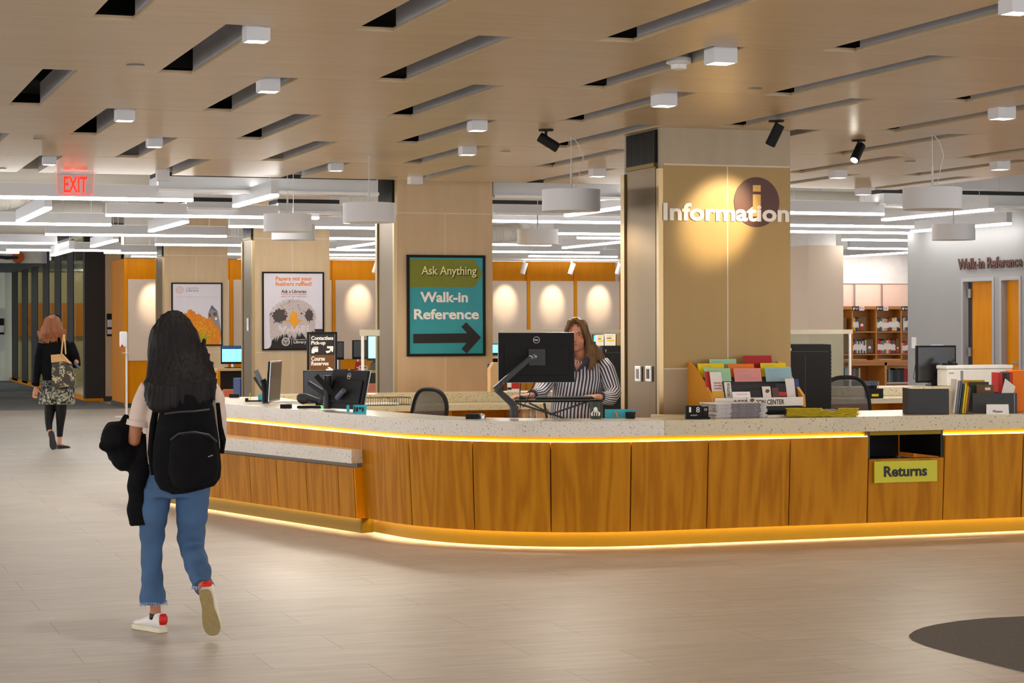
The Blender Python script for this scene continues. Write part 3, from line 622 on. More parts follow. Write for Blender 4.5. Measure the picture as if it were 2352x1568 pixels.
# signs in the hall
p = atY(254, 746, 41.96); t = thing('room_sign', 'black and white room sign on the stone pier by the dark doors', 'sign', (p.x, 41.99, 0))
x0, x1 = atY(245, 746, 41.99).x-p.x, atY(272, 746, 41.99).x-p.x; Z = lambda py: atY(254, py, 41.99).z
MB().box(x0, x1, -.02, 0, Z(772), Z(720)).build('plate', 'black', t)
MB().box(x0+.01, x1, -.024, -.0205, Z(751), Z(734)).build('name_strip', 'poster_paper', t); MB().box(x0+.01, x1, -.024, -.0205, Z(767), Z(756)).build('symbol_strip', 'poster_paper', t)
MB().box(x1-.09, x1, -.026, -.0245, Z(767), Z(756)).build('red_symbol', 'red', t)
tx(t, 'lettering', 'Quiet', (x0+x1)/2+.05, Z(742.5), .11, .055, 'ink', -.025)
t = thing('hall_sign', 'black and white room sign on the pale hallway wall at the left frame edge', 'sign', (atY(4, 750, 57.95).x, 57.98, 0)); Z = lambda py: atY(4, py, 57.98).z
MB().box(-.08, .06, -.03, 0, Z(768), Z(730)).build('plate', 'poster_paper', t); MB().box(-.08, .06, -.04, -.0305, Z(747), Z(731)).build('black_band', 'black', t); MB().box(-.08, .06, -.04, -.0305, Z(768), Z(763)).build('black_foot', 'black', t)
t = thing('pendant_dish', 'round orange dish on a dark arm below the hallway bulkhead', 'ornament', (atY(43, 590, 48.6).x, 48.7, atY(43, 590, 48.6).z))
MB().lathe([(.0, -.06), (.13, -.05), (.14, 0), (.12, .03)], (0, 0, 0), 28, 'Y').build('dish', 'orange_dish', t)
MB().tube([(-.02, -.07, -.01), (-.25, -.07, -.02), (-.6, -.07, .01)], [.03, .04, .03], 8).build('arm', 'charcoal', t)
# ------------------------------------------------------------------ the curved counter
R0 = 1.5; CXc, CYc = 5.57, 14.92; ALN = math.radians(78)
def path(s, d=0):
    if s < 0: return Vector((CXc-s, CYc-R0-d, 0))
    a = s/R0
    if a <= ALN: return Vector((CXc-(R0+d)*math.sin(a), CYc-(R0+d)*math.cos(a), 0))
    e = s-R0*ALN; return Vector((CXc-(R0+d)*math.sin(ALN)-math.cos(ALN)*e, CYc-(R0+d)*math.cos(ALN)+math.sin(ALN)*e, 0))
def ribbon(mb, s0, s1, prof, step=.06, closed=True):
    n = max(2, int(abs(s1-s0)/step)+1); prev = None
    for i in range(n+1):
        s = s0+(s1-s0)*i/n; ring = []
        for d, z in prof: p = path(s, d); ring.append(mb.bm.verts.new((p.x, p.y, z)))
        if prev:
            m = len(prof)
            for k in range(m): mb.bm.faces.new((prev[k], prev[(k+1) % m], ring[(k+1) % m], ring[k]))
        else: mb.bm.faces.new(ring)
        prev = ring
    mb.bm.faces.new(prev[::-1]); return mb
def rect(d0, d1, z0, z1): return [(d0, z0), (d1, z0), (d1, z1), (d0, z1)]
SL = 5.9; SR = -6.5; ZT, ZB = .873, .768
s_in = R0*ALN+.34                                   # where the lower ledge starts
ct = thing('service_counter', 'long curved oak-fronted library service counter with glowing edges', 'counter', (0, 0, 0))
seams = [s_in+.0]+[R0*math.radians(a) for a in (66.5, 46, 26, 6.3)]+[-.395, -1.025, -1.645, -2.26, -2.915, -3.56, -4.2, -4.85, -5.5, -6.5]
WP = lambda zt: [(.06, .11), (.09, .11), (.125, zt), (.06, zt)]
for i, (a, b) in enumerate(zip(seams, seams[1:])):
    returns = (i == 7)
    pr = WP(.727) if not returns else [(.06, .11), (.09, .11), (.09+.035*(.57-.11)/.617, .565), (.06, .565)]
    ribbon(MB(), a-.0045, b+.0045, pr).build('front_panel', 'oak', ct)
ribbon(MB(), SL, s_in, WP(.727)).build('front_panel', 'oak', ct)
ribbon(MB(), SL, SR, rect(-.02, .0, 0, .11)).build('toe_kick', 'brass', ct)
bk = MB(); ribbon(bk, SL, seams[7], rect(.03, .055, .125, .745)); bk.box(3.5, 4.05, 17.9, 18.9, 0, ZB-.001); ribbon(bk, seams[8], SR, rect(.03, .055, .125, .745)); ribbon(bk, seams[7], seams[8], rect(.03, .055, .125, .55)); ribbon(bk, SL, seams[7], rect(.0555, .0592, .106, .744)); ribbon(bk, seams[7], seams[8], rect(.0555, .0592, .106, .55)); ribbon(bk, seams[8], SR, rect(.0555, .0592, .106, .744)); bk.build('carcass', 'orange_wood', ct)
gl_ = MB(); ribbon(gl_, SL, SR, rect(.056, .064, .745, .7675)); gl_.build('light_channel', 'brass', ct)
ribbon(MB(), SL, seams[7], rect(.072, .10, .7285, .7315)).build('upper_led_strip', 'led_warm', ct)
ribbon(MB(), seams[8], SR, rect(.072, .10, .7285, .7315)).build('upper_led_strip', 'led_warm', ct)
ribbon(MB(), SL, SR, rect(.031, .054, .119, .1225)).build('lower_led_strip', 'led_floor', ct)
# returns slot: side cheeks, sloping tray
a, b = seams[7], seams[8]
ribbon(MB(), a-.001, a-.02, rect(-.5, .1, .572, .765)).build('slot_cheek', 'bronze_dark', ct); ribbon(MB(), b+.02, b+.001, rect(-.5, .1, .572, .765)).build('slot_cheek', 'bronze_dark', ct)
ribbon(MB(), a-.02, b+.02, rect(-.02, .10, .552, .562)).build('slot_sill', 'steel', ct)
ribbon(MB(), a-.02, b+.02, rect(.02, .10, .735, .766)).build('slot_header', 'brass', ct)
ribbon(MB(), a-.03, b+.03, rect(-.45, -.03, .50, .545)).build('slot_bin', 'black', ct); ribbon(MB(), a-.03, b+.03, rect(-.52, -.5, .5, .765)).build('slot_dark_liner', 'black', ct)  # black liner behind the bin added as painted shade for the dark interior
m0, m1 = path(b+.1, .13), path(a-.1, .13)
t = thing('returns_sign', 'lime green plate lettered Returns below the book return slot', 'sign', (0, 0, 0)); L1 = atY(2009, 1109, CYc-R0-.135); L2 = atY(2152.5, 1056, CYc-R0-.135)
MB().box(L1.x, L2.x, L1.y, L1.y+.012, L1.z, L2.z).build('plate', 'lime', t)
tx(t, 'lettering', 'Returns', (L1.x+L2.x)/2-.005, (L1.z+L2.z)/2+.003, atY(2131, 1080, L1.y).x-atY(2032, 1080, L1.y).x, .078, 'ink', L1.y-.001, .03)

# terrazzo top
tp = MB(); ribbon(tp, SL, -.05, rect(-.29, .16, ZB, ZT)); tp.box(3.35, 4.12, 17.75, 18.95, ZB, ZT-.0005); top = tp.build('counter_top', 'terrazzo'); tag(top, 'curved left run of the speckled terrazzo counter top', 'counter top')
tp = MB(); ribbon(tp, -.053, SR, rect(-.29, .16, ZB, ZT)); tp.box(5.9, 8.0, CYc-R0+.291, 14.18, ZB, ZT)
top2 = tp.build('counter_top', 'terrazzo_warm'); tag(top2, 'straight right run of the speckled terrazzo counter top', 'counter top')
iw = MB(); ribbon(iw, SL-.2, -.3, rect(-.75, -.3, .70, .735)); o = iw.build('inner_worktop', 'terrazzo_warm'); tag(o, 'lower staff worktop behind the curved counter', 'worktop')

# lower ledge on the left
n2 = Vector((-.96, -.28, 0)); d2 = Vector((-.28, .96, 0)); K = Vector((3.908, 14.947, 0))
def lg(e, d, z): p = K+d2*e+n2*d; return (p.x, p.y, z)
LL = 3.2
lt = thing('ledge_cabinet', 'low oak-panelled bag ledge unit at the left end of the counter', 'cabinet')
def quadprism(mb, e0, e1, prof, inner=-.3):
    lo = [mb.bm.verts.new(lg(e0, d, z)) for d, z in prof]; hi = [mb.bm.verts.new(lg(e1, d, z)) for d, z in prof]; n = len(prof)
    mb.bm.faces.new(lo); mb.bm.faces.new(hi[::-1])
    for k in range(n): mb.bm.faces.new((lo[k], lo[(k+1) % n], hi[(k+1) % n], hi[k]))
    return mb
# seams measured along the front
se = [0.0]
for px, py in ((749, 1187), (678, 1176), (609, 1166), (544, 1157), (482, 1146)):
    p = atZ(px, py, .11); se.append((Vector((p.x, p.y, 0))-K).dot(d2))
se += [se[-1]+.45, se[-1]+.9, LL]
for a, b in zip(se, se[1:]):
    if b > a+.02: quadprism(MB(), a+.004, b-.004, [(.02, .11), (.045, .11), (.065, .485), (.02, .485)]).build('front_panel', 'oak', lt)
quadprism(MB(), -.001, -.018, [(-.10, .11), (.04, .11), (.062, .485), (-.12, .485)]).build('end_panel', 'orange_wood', lt)
quadprism(MB(), 0, LL, rect(-.02, 0, 0, .11)).build('toe_kick', 'brass', lt)
quadprism(MB(), -.004, -.012, rect(-.10, 0, 0, .11)).build('toe_kick_end', 'brass', lt)
quadprism(MB(), .0, LL, rect(-.02, .03, .485, .515)).build('shadow_rail', 'rail_grey', lt)
quadprism(MB(), .02, LL, rect(.003, .018, .119, .1225)).build('lower_led_strip', 'led_floor', lt)
q = MB(); lo, hi = [], []
pts = [lg(-.035, .1, 0), lg(LL, .1, 0)] + [path(s_in+LL-.1+.02, .1), path(s_in+.02, .1)]
q.prism([(p[0], p[1]) for p in pts], .518, .618); o = q.build('ledge_top', 'terrazzo', lt)

# ------------------------------------------------------------------ back counter between the columns
BX0 = atY(638, 905, 20.25).x
t = thing('back_counter', 'straight speckled terrazzo back counter with raised ledge behind the staff', 'counter', (0, 0, 0))
MB().box(BX0, 15.0, 19.55, 20.249, .688, .74).build('worktop', 'terrazzo_warm', t)
MB().box(BX0, 15.0, 20.25, 20.75, .742, .832).build('raised_ledge', 'terrazzo_warm', t)
MB().box(BX0+.05, 15.0, 20.3, 20.7, 0, .741).build('carcass', 'orange_wood', t)
dv = MB()
for k in range(7): dv.box(BX0+.3+k*1.3, BX0+.34+k*1.3, 19.75, 20.29, 0, .687)
dv.build('leg_panel', 'orange_wood', t)
dr = MB().box(atY(1200, 950, 19.7).x, atY(1262, 950, 19.7).x, 19.7, 20.2, .2, .68); dr.build('door', 'pale_wood', t)
h_ = MB()
for px in (1216, 1229): p = atY(px, 955, 19.69); h_.tube([(p.x, 19.69, .60), (p.x, 19.66, .61), (p.x, 19.66, .67), (p.x, 19.69, .68)], .008)
h_.build('handle', 'steel', t)

# sneeze guards
def guard(name, label, pxa, pxb, post_px, ytop, ybot, Y=20.5):
    a, b = atY(pxa, ytop, Y), atY(pxb, ytop, Y); t = thing(name, label, 'screen', (a.x, Y, .832)); wd = b.x-a.x; h = a.z-.832; hb = atY(pxa, ybot, Y).z-.832
    MB().box(0, wd, -.004, .004, hb, h).build('top_rail', 'frosted', t)
    MB().box(.01, wd-.01, -.003, .003, .02, hb-.001).build('pane', 'acrylic', t)
    for px in post_px: p = atY(px, 800, Y); MB().box(p.x-a.x-.012, p.x-a.x+.012, -.03, -.006, 0, hb).build('post', 'white', t)
guard('screen_guard', 'clear upright guard with frosted rail, on the back counter left of the arrow sign', 826, 872, (832,), 757, 771)
guard('screen_guard', 'clear upright guard with frosted rail, on the back counter behind the clerk', 1150, 1434, (), 757, 765)
guard('screen_guard', 'clear upright guard with frosted rail and white post, right of the near column', 1812, 1958, (1950,), 757, 767)
# ------------------------------------------------------------------ ceiling fittings
def cube_light(px, py, wpx, label, on=True, drop=None):
    p = atZ(px, py, CEI); D = p.dot(FW)                 # ceiling contact
    w = wpx*D/F; h = drop or w*.55
    t = thing('cube_downlight', label, 'ceiling light', (p.x, p.y+w/2+.01, CEI), 0, 'white cube downlights in the ceiling slots')
    b = MB(); b.box(-w/2, w/2, -w/2, -w/2+.008, -h, .10); b.box(-w/2, w/2, w/2-.008, w/2, -h, .10); b.box(-w/2, -w/2+.008, -w/2+.0081, w/2-.0081, -h, .10); b.box(w/2-.008, w/2, -w/2+.0081, w/2-.0081, -h, .10); b.box(-w/2+.0081, w/2-.0081, -w/2+.0081, w/2-.0081, .06, .10)
    b.build('housing', 'drum_white', t)
    MB().box(-w/2+.009, w/2-.009, -w/2+.009, w/2-.009, -h+.004, -h+.012).build('diffuser', 'down_glow' if on else 'white', t)
    if on: lamp('SPOT', (0, 0, -h-.01), 20 if px < 1200 else 7, (1, .95, .88) if px < 1200 else (1, .70, .36), t, spot_size=2.2, spot_blend=.8, shadow_soft_size=.05)
cubes = [(595, 62, 55, 'largest white cube downlight, top left of centre'), (621.5, 183, 47, 'white cube downlight directly below the largest one at upper left'), (289.5, 253, 42, 'white cube downlight left, above the hanging EXIT sign and to its right'), (357.5, 318, 34, 'white cube downlight between the EXIT sign and the bird poster, lower row'),
 (115, 361, 30, 'white cube downlight just left above the EXIT sign'), (1103, 278, 38, 'white cube downlight above the arrow sign, upper of two'), (1079.5, 336, 34, 'white cube downlight above the arrow sign, lower of two'), (775.5, 375, 30, 'small white cube downlight above the bird poster gap'),
 (1669, 111, 58, 'large white cube downlight above the Information column'), (1535.5, 216, 47, 'white cube downlight just left above the Information column top'), (2315.5, 246, 46, 'white cube downlight at the right frame edge, upper'), (2307, 370, 34, 'white cube downlight at the right frame edge, lower'),
 (1933.5, 390, 32, 'white cube downlight between two right-hand drum pendants'), (1378.5, 387, 32, 'small white cube downlight above the central drum pendant'), (2354, -6, 60, 'white cube downlight cut by the top right corner')]
for px, py, w_, l_ in cubes: cube_light(px, py, w_, l_)
cube_light(376, 390, 28, 'unlit white cube fitting at the ceiling edge right of the EXIT sign', False, .1)
cube_light(958, 405, 29, 'unlit white cube fitting at the ceiling edge above the arrow sign', False, .07)
cube_light(1990, 431, 28, 'smallest white cube downlight, by the right end of the timber ceiling')
for px, py, r, l_ in ((311, 149, .05, 'large round white ceiling cap, upper left panel'), (91, 318, .05, 'small round ceiling cap above the EXIT sign'), (1161, 347, .045, 'small round ceiling cap above the arrow sign gap'), (1734, 203, .045, 'round ceiling cap above the Information column'), (903, 406, .045, 'small round ceiling cap at the ceiling edge by the metal column side'), (2090, 370, .05, 'small round ceiling cap above the right drum pendant'), (4, 386, .045, 'small round ceiling cap at the left frame edge')):
    p = atZ(px, py, CEI); o = MB().lathe([(r, 0), (r*.9, -.006), (r*.5, -.008)], (0, 0, 0), 24).build('ceiling_cap', 'steel', None, (p.x, p.y, CEI-.001)); tag(o, l_, 'sprinkler cap', 'round caps on the timber ceiling')
p = atZ(1559, 146, CEI); t = thing('smoke_detector', 'white smoke detector hanging in a ceiling slot above the Information column', 'detector', (p.x, p.y, CEI))
MB().lathe([(.07, .03), (.07, .0), (.05, -.006)], (0, 0, 0), 28).build('base', 'white', t); MB().lathe([(.045, -.0065), (.043, -.03), (.02, -.036)], (0, 0, 0), 24).build('sensor_head', 'white', t)
def spot(px, py, cx_, cy_, dx, dz, label, on=False, aim=None):
    p = atZ(px, py, CEI); t = thing('black_spotlight', label, 'spotlight', (p.x, p.y, CEI), 0, 'black spotlights under the timber ceiling')
    MB().lathe([(.055, -.001), (.055, -.012), (.02, -.014)], (0, 0, 0), 24).build('canopy', 'black', t)
    MB().tube([(0, 0, -.014), (0, 0, -.075)], .011, 10).build('stem', 'black', t)
    v = Vector((dx, -.35 if aim is None else aim, dz)).normalized(); c = Vector((0, 0, -.085))
    MB().tube([c-v*.06, c-v*.058, c+v*.10, c+v*.105], [.028, .037, .037, .032], 20).build('lamp_head', 'black', t)
    if on: MB().tube([c+v*.1055, c+v*.107], .028, 16).build('lens', 'down_glow', t)
    return t, p
spot(1254, 297, 0, 0, .8, -.55, 'black spotlight left of the Information column, tilted to the right')
_, sp = spot(1783, 276, 0, 0, -.35, -.9, 'black spotlight in front of the Information column, tilted steeply down', aim=.3)
spot(1972, 321, 0, 0, -.55, -.75, 'black spotlight right of the Information column with a lit lens', True)
tgt = atY(1655, 505, c1y)
lamp('SPOT', (tgt.x+.42, c1y-.95, CEI-.1), 95, (1, .78, .48), aim=(tgt.x, c1y, tgt.z+.02), spot_size=.54, spot_blend=.75, shadow_soft_size=.05)
lamp('SPOT', (tgt.x+.5, c1y-1.1, CEI-.1), 7, (1, .62, .2), aim=(tgt.x+.1, c1y, tgt.z-.7), spot_size=1.3, spot_blend=1, shadow_soft_size=.08)

# white drum pendants over the back counter
def pendant(px, py_bot, wpx, cable_top, label, cord=False):
    D = F*.45/wpx; c = atD(px, py_bot-8, D); zb = 2.405
    t = thing('drum_pendant', label, 'pendant lamp', (c.x, c.y, zb), 0, 'white drum pendants over the back counter')
    MB().lathe([(.222, 0), (.225, 0), (.225, .165), (.222, .165), (.222, .003)], (0, 0, 0), 56).build('drum_shade', 'drum_white', t, smooth=True, auto=.6)
    MB().lathe([(.0, .02), (.219, .02)], (0, 0, 0), 40).build('diffuser', 'drum_white', t)
    MB().lathe([(.219, .15), (.0, .15)], (0, 0, 0), 40).build('top_plate', 'drum_white', t)
    top = CEI if c.y < 20.2 and c.x < 11.2 else DECK
    MB().tube([(0, 0, .151), (0, 0, .33)], .009, 8).tube([(0, 0, .33), (0, 0, top-zb-.001)], .0035, 6).build('stem', 'drum_white', t)
    lamp('SPOT', (0, 0, -.01), 80, (1, .9, .76), t, spot_size=2.9, spot_blend=.3, shadow_soft_size=.18)
    if cord: MB().tube([(.03, 0, .15), (.07, 0, .3), (.10, 0, .42), (.06, 0, .52), (.02, 0, top-zb-.01)], .003, 6).build('power_cord', 'white', t)
pendant(660.5, 534, 110, 0, 'white drum pendant in front of the bird poster column, front of the overlapping pair'); pendant(674, 559, 100, 0, 'white drum pendant above the bird poster, back of the overlapping pair')
pendant(848, 508, 121, 0, 'white drum pendant left beside the arrow sign column'); pendant(1312, 479, 134, 0, 'largest white drum pendant, above the clerk', True)
pendant(1235, 562, 94, 0, 'small white drum pendant right of the arrow sign'); pendant(2141.5, 476, 135, 0, 'large white drum pendant at the right, above the office doors', True); pendant(2190, 551, 98, 0, 'small white drum pendant at the right, below the large one')

# linear pendants of the open study area
HB = 2.80
def bar(p0, p1, label, along='X', HB=HB):
    a, b = atZ(*p0, HB), atZ(*p1, HB)
    if along == 'X': y = min((a.y+b.y)/2, 38.1); a.y = b.y = y
    else: x = (a.x+b.x)/2; a.x = b.x = x; a.y = min(a.y, 38.2); b.y = min(b.y, 38.2)
    if a.y < 20.6: a.y = 20.6
    L_ = (b-a).length; ang = math.atan2(b.y-a.y, b.x-a.x)
    t = thing('linear_pendant', label, 'pendant lamp', ((a.x+b.x)/2, (a.y+b.y)/2, HB), ang, 'white linear pendant lights in the open study area')
    MB().box(-L_/2, L_/2, -.04, .04, .03, .16).build('housing', 'drum_white', t)
    MB().box(-L_/2, L_/2, -.04, .04, 0, .0295, .006).build('light_strip', 'lamp_white', t)
    MB().box(-L_/2+.02, L_/2-.02, -.03, .03, .1602, .1608).build('added_uplight', 'deck_fill_glow', t)  # glowing strip added on top, hidden from below, to brighten the open deck
    w_ = MB()
    for x in (-L_/2+.25, L_/2-.25): w_.tube([(x, 0, .167), (x, 0, DECK-HB-.01)], .004, 5)
    w_.build('cable', 'steel', t)
BX = [((-60, 453), (437, 465), 'long white linear pendant, nearest row, at the left frame edge behind the EXIT sign'),
 ((243, 497), (732, 503.5), 'long white linear pendant, second row, passing behind the paired drum pendants'),
 ((-60, 515), (255, 519), 'white linear pendant, third row, at the left frame edge'),
 ((107, 539.5), (515, 546), 'white linear pendant, fourth row, ending before the library column'),
 ((-60, 559), (130, 561.5), 'short white linear pendant, fifth row, at the left frame edge'),
 ((14, 576), (278, 577.5), 'white linear pendant, sixth row, above the dark hallway glazing'),
 ((-40, 581.5), (40, 583), 'short white linear pendant touching the left frame edge, by the orange dish'),
 ((360, 563), (570, 566.5), 'white linear pendant across the top of the autumn poster column'),
 ((240, 582), (375, 583.5), 'white linear pendant over the timber wall corner'),
 ((528, 522), (900, 527.5), 'long white linear pendant behind the paired drums, reaching the arrow sign column'),
 ((740, 549.5), (885, 551), 'white linear pendant, uppermost of the far stack left of the arrow sign column'),
 ((740, 575), (885, 576.5), 'white linear pendant, middle of the far stack left of the arrow sign column'),
 ((735, 586), (885, 588), 'white linear pendant, lowest of the far stack left of the arrow sign column'),
 ((519, 585), (562, 586), 'short white linear pendant in the gap between the two poster columns'),
 ((1120, 510), (1480, 515), 'long white linear pendant right of the arrow sign, top row'),
 ((1276, 538), (1480, 541.5), 'white linear pendant right of the small central drum, upper of two'),
 ((1330, 548), (1480, 550.5), 'white linear pendant right of the small central drum, lower of two'),
 ((1115, 563), (1263, 565), 'white linear pendant just under the small central drum'),
 ((1115, 580), (1380, 581.5), 'long white linear pendant, low row right of the arrow sign'),
 ((1214, 590), (1418, 591.5), 'lowest white linear pendant above the timber wall spotlights'),
 ((1780, 491), (2028, 495), 'white linear pendant right of the Information column, top row'),
 ((1780, 518.5), (2088, 524.5), 'white linear pendant right of the Information column, second row'),
 ((1780, 532), (2070, 539), 'white linear pendant right of the Information column, third row'),
 ((1930, 553), (2100, 554), 'white linear pendant over the fabric pier, upper of two'),
 ((1946, 572.5), (2100, 573.5), 'white linear pendant over the fabric pier, lower of two')]
for a, b, l_ in BX: bar(a, b, l_)
BY = [((537, 476), (637, 452), 'short slanting linear pendant left of the paired drums'), ((42, 512), (113, 481), 'short slanting linear pendant at far left below the EXIT sign'), ((343, 533), (431, 512), 'short slanting linear pendant above the autumn poster column, left'),
 ((208, 568), (271, 554), 'short slanting linear pendant above the timber corner'), ((122, 588), (165, 576.5), 'short slanting linear pendant in front of the dark glazing'), ((1320, 498), (1450, 474), 'slanting linear pendant disappearing behind the Information column'),
 ((1161, 554), (1215, 544), 'slanting linear pendant partly behind the small central drum'), ((1293, 571), (1450, 556), 'long slanting linear pendant above the clerk'), ((769, 572.5), (900, 557), 'slanting linear pendant left of the arrow sign column, far'),
 ((796, 513), (850, 503), 'slanting linear pendant peeping from under the drum by the arrow sign'), ((2018, 507.5), (2290, 484.5), 'long slanting linear pendant at right, upper of two'), ((2087, 534), (2328, 516), 'long slanting linear pendant at right, lower of two'), ((1938, 591), (2100, 581), 'far slanting linear pendant over the book shelves')]
for a, b, l_ in BY: bar(a, b, l_, 'Y', HB-(.16 if a[0] == 122 else 0))

# service boxes and ducts under the open deck
def sbox(px0, px1, py0, py1, Y, label):
    a, b = atY(px0, py1, Y), atY(px1, py0, Y); t = thing('chilled_beam', label, 'ceiling unit', ((a.x+b.x)/2, Y, a.z)); w_ = b.x-a.x; h = b.z-a.z
    MB().box(-w_/2, w_/2, 0, .6, 0, h).build('casing', 'drum_white', t)
    MB().box(-w_/2, w_/2, .05, .55, h+.001, h+.05).build('grille', 'charcoal', t)
    MB().box(-w_/2, w_/2, -.05, .0, -.02, .012).build('lip', 'white_gloss', t)
    MB().box(-w_/2, w_/2, 0.02, .58, h+.05, h+.0625).build('cover', 'drum_white', t)
sbox(364, 868, 414, 436, 21.4, 'white ceiling unit with dark slot just behind the timber ceiling edge, left'); sbox(1133, 1500, 425, 450, 21.4, 'white ceiling unit with dark slot just behind the timber ceiling edge, centre')
sbox(430, 545, 464, 478, 24.6, 'short white ceiling unit with dark slot, further back at left'); sbox(640, 782, 468, 486, 24.6, 'white ceiling unit with dark slot behind the paired drums'); sbox(1133, 1500, 474, 490, 24.6, 'white ceiling unit with dark slot, further back behind the central drum')
sbox(145, 240, 498, 506, 28.2, 'small white ceiling unit with dark slot at far left'); sbox(2030, 2480, 452, 470, 21.8, 'white ceiling unit with dark slot over the grey office wall'.replace('over', 'above'))
def duct(name, pts, r, label, ribs=True):
    b = MB(); b.tube(pts, r, 24); 
    o = b.build(name, 'duct_white', None, smooth=True, auto=.7); tag(o, label, 'duct')
    rb = MB(); P = [Vector(p) for p in pts]
    for a, c in zip(P, P[1:]):
        n = int((c-a).length/(.9 if ribs else .06)); 
        for k in range(1, n+1): q = a+(c-a)*k/(n+1); d = (c-a).normalized()*.006; rb.tube([q-d, q+d], r+.006, 24)
    if n: rb.build('seam_ring', 'duct_white', o)
    q = (P[0]+P[1])/2; MB().tube([(q.x, q.y, q.z+r), (q.x, q.y, DECK-.005)], .008, 6).build('hanger', 'steel', o)
a = atY(-60, 418, 22.6); b = atY(335, 424, 22.6)
duct('round_duct', [(a.x, 22.6, 3.12), (b.x-.1, 22.6, 3.12), (b.x+.05, 22.68, 3.12), (b.x+.14, 22.85, 3.12), (b.x+.14, 24.5, 3.12)], .15, 'white round duct with an elbow behind the EXIT sign')
duct('round_duct', [(a.x, 31, 3.1), (atY(230, 500, 31).x, 31, 3.1)], .25, 'white round duct far left under the open deck')
a = atY(1790, 450, 23.2); b = atY(1975, 448, 23.2)
duct('round_duct', [(a.x, 23.2, 3.0), (b.x, 23.2, 3.0), (b.x+.15, 23.3, 3.05)], .16, 'white round duct right of the Information column')
a = atY(1120, 538, 29); b = atY(1195, 540, 29)
duct('flexible_duct', [(a.x, 29, a.z), ((a.x+b.x)/2, 29, a.z+.02), (b.x, 29.1, a.z+.05)], .13, 'ribbed flexible duct right of the arrow sign column', False)
a = atY(-20, 500, 27); b = atY(40, 488, 27)
duct('flexible_duct', [(a.x, 27.6, 3.12), (b.x, 27.6, 3.18), (b.x+.3, 27.8, 3.3)], .14, 'ribbed flexible duct at the left frame edge', False)

# small white track spotlights that wash the fabric panels
for k in range(10):
    x = X0+PX*(k+.66); lab = WALLP[k]
    t = thing('white_spotlight', 'white track spotlight above the fabric panel '+lab.replace('behind the column with the autumn tree poster', 'behind the autumn poster column').replace('above the dark monitors by the metal column edge','over the dark far monitors'), 'spotlight', (x, 37.9, 2.74), 0, 'white spotlights over the timber wall')
    MB().box(-.015, .015, -.015, .015, -.05, 0).build('stem', 'white', t)
    MB().tube([(.04, .0, -.05), (-.03, .0, -.26)], .05, 14).build('lamp_head', 'white', t)
    xx = X0+PX*(k+.5)
    lamp('SPOT', (xx+.02, 37.95, 2.62), 40, (1, .80, .58), aim=(xx, WY, 1.95), spot_size=.66, spot_blend=.8, shadow_soft_size=.04)
tag(MB().box(X0, 15.2, 37.87, 37.93, 2.74, 2.77).build('lighting_track', 'white'), 'long white lighting track above the orange timber wall', 'track')
# ------------------------------------------------------------------ office things
def monitor(name, label, loc, rz, w, h, tilt=0, face='screen_off', back=True, arm=None, stand=True, lift=.12, logo=False, silver=True, thick=.022):
    """local: screen faces -y, centre of the foot at the origin, screen bottom at lift"""
    t = thing(name, label, 'monitor', loc, rz)
    R_ = Matrix.Translation((0, 0, lift+h/2)) @ Matrix.Rotation(tilt, 4, 'X')
    def part(nm, mb, m, **k):
        bmesh.ops.transform(mb.bm, matrix=R_, verts=mb.bm.verts[:]); return mb.build(nm, m, t, **k)
    part('casing', MB().box(-w/2, w/2, 0, thick, -h/2, h/2, .004), 'black')
    if silver: part('silver_edge', MB().box(-w/2-.002, w/2+.002, -.004, .004, -h/2-.002, h/2+.002, .001), 'steel')
    part('screen', MB().box(-w/2+.012, w/2-.012, -.006, -.0045, -h/2+.014, h/2-.012), face)
    part('back_bulge', MB().box(-w*.42, w*.42, thick+.0005, thick+.010, -h*.36, h*.24, .004), 'black')
    if stand:
        MB().tube([(0, .06, .01), (0, .06, lift+h*.45)], .022, 10).build('stand_neck', 'black', t)
        MB().box(-.12, .12, -.03, .15, 0, .012, .004).build('stand_base', 'black', t)
    if logo:
        b = MB()
        for k in range(28):
            q0, q1 = 2*math.pi*k/28, 2*math.pi*(k+1)/28
            b.prism([(.026*math.cos(q), .026*math.sin(q)) if False else (r*math.cos(q), h*.41-.02+r*math.sin(q)) for r, q in ((.024, q0), (.024, q1), (.0215, q1), (.0215, q0))], thick+.001, thick+.003, 'Y')
        part('logo_ring', b, 'letter_white')
        mt = R_ @ frame((0, thick+.001, h*.41-.02), (-1, 0, 0), (0, 0, 1))
        text('logo_lettering', 'DELL', .032, .011, 'letter_white', t, mt, bold=.02, ext=.001)
    return t, R_
ZC = ZT+.001
# the clerk's monitor on its sit-stand arm (we see its back)
pc = atD(1231.5, 820, 14.93); zb = atD(1231, 878, 14.93).z
ang = -TH+.10
base = Vector((atD(1181, 960, 14.62).x, atD(1181, 960, 14.62).y, ZT))
t, R_ = monitor('computer_monitor', 'large black monitor seen from behind on a black arm, in front of the clerk', (pc.x, pc.y, 0), ang+math.pi, .545, .355, .03, 'screen_off', stand=False, lift=zb, logo=True)
b = MB().box(-.06, .06, .045, .06, zb+.12, zb+.24, .004); b.build('mount_plate', 'charcoal', t)
ar = thing('monitor_arm', 'black folding sit-stand arm with keyboard tray clamped to the counter by the clerk', 'monitor arm', base, -TH)
def lp(px, py, D=14.72):     # picture point at depth D in the arm's own frame
    q = atD(px, py, D)-base; return Vector((q.dot(RT), q.dot(FW), q.z))
b = MB(); b.tube([lp(1181, 959), lp(1181, 932)], .031, 14); b.tube([lp(1182, 934), lp(1176, 926), lp(1139, 892)], [.03, .03, .026], 4); b.build('post', 'charcoal', ar)
MB().tube([lp(1136, 894, 14.68), lp(1160, 872, 14.70), lp(1218, 822, 14.78)], [.027, .024, .022], 4).build('upper_arm', 'charcoal', ar)
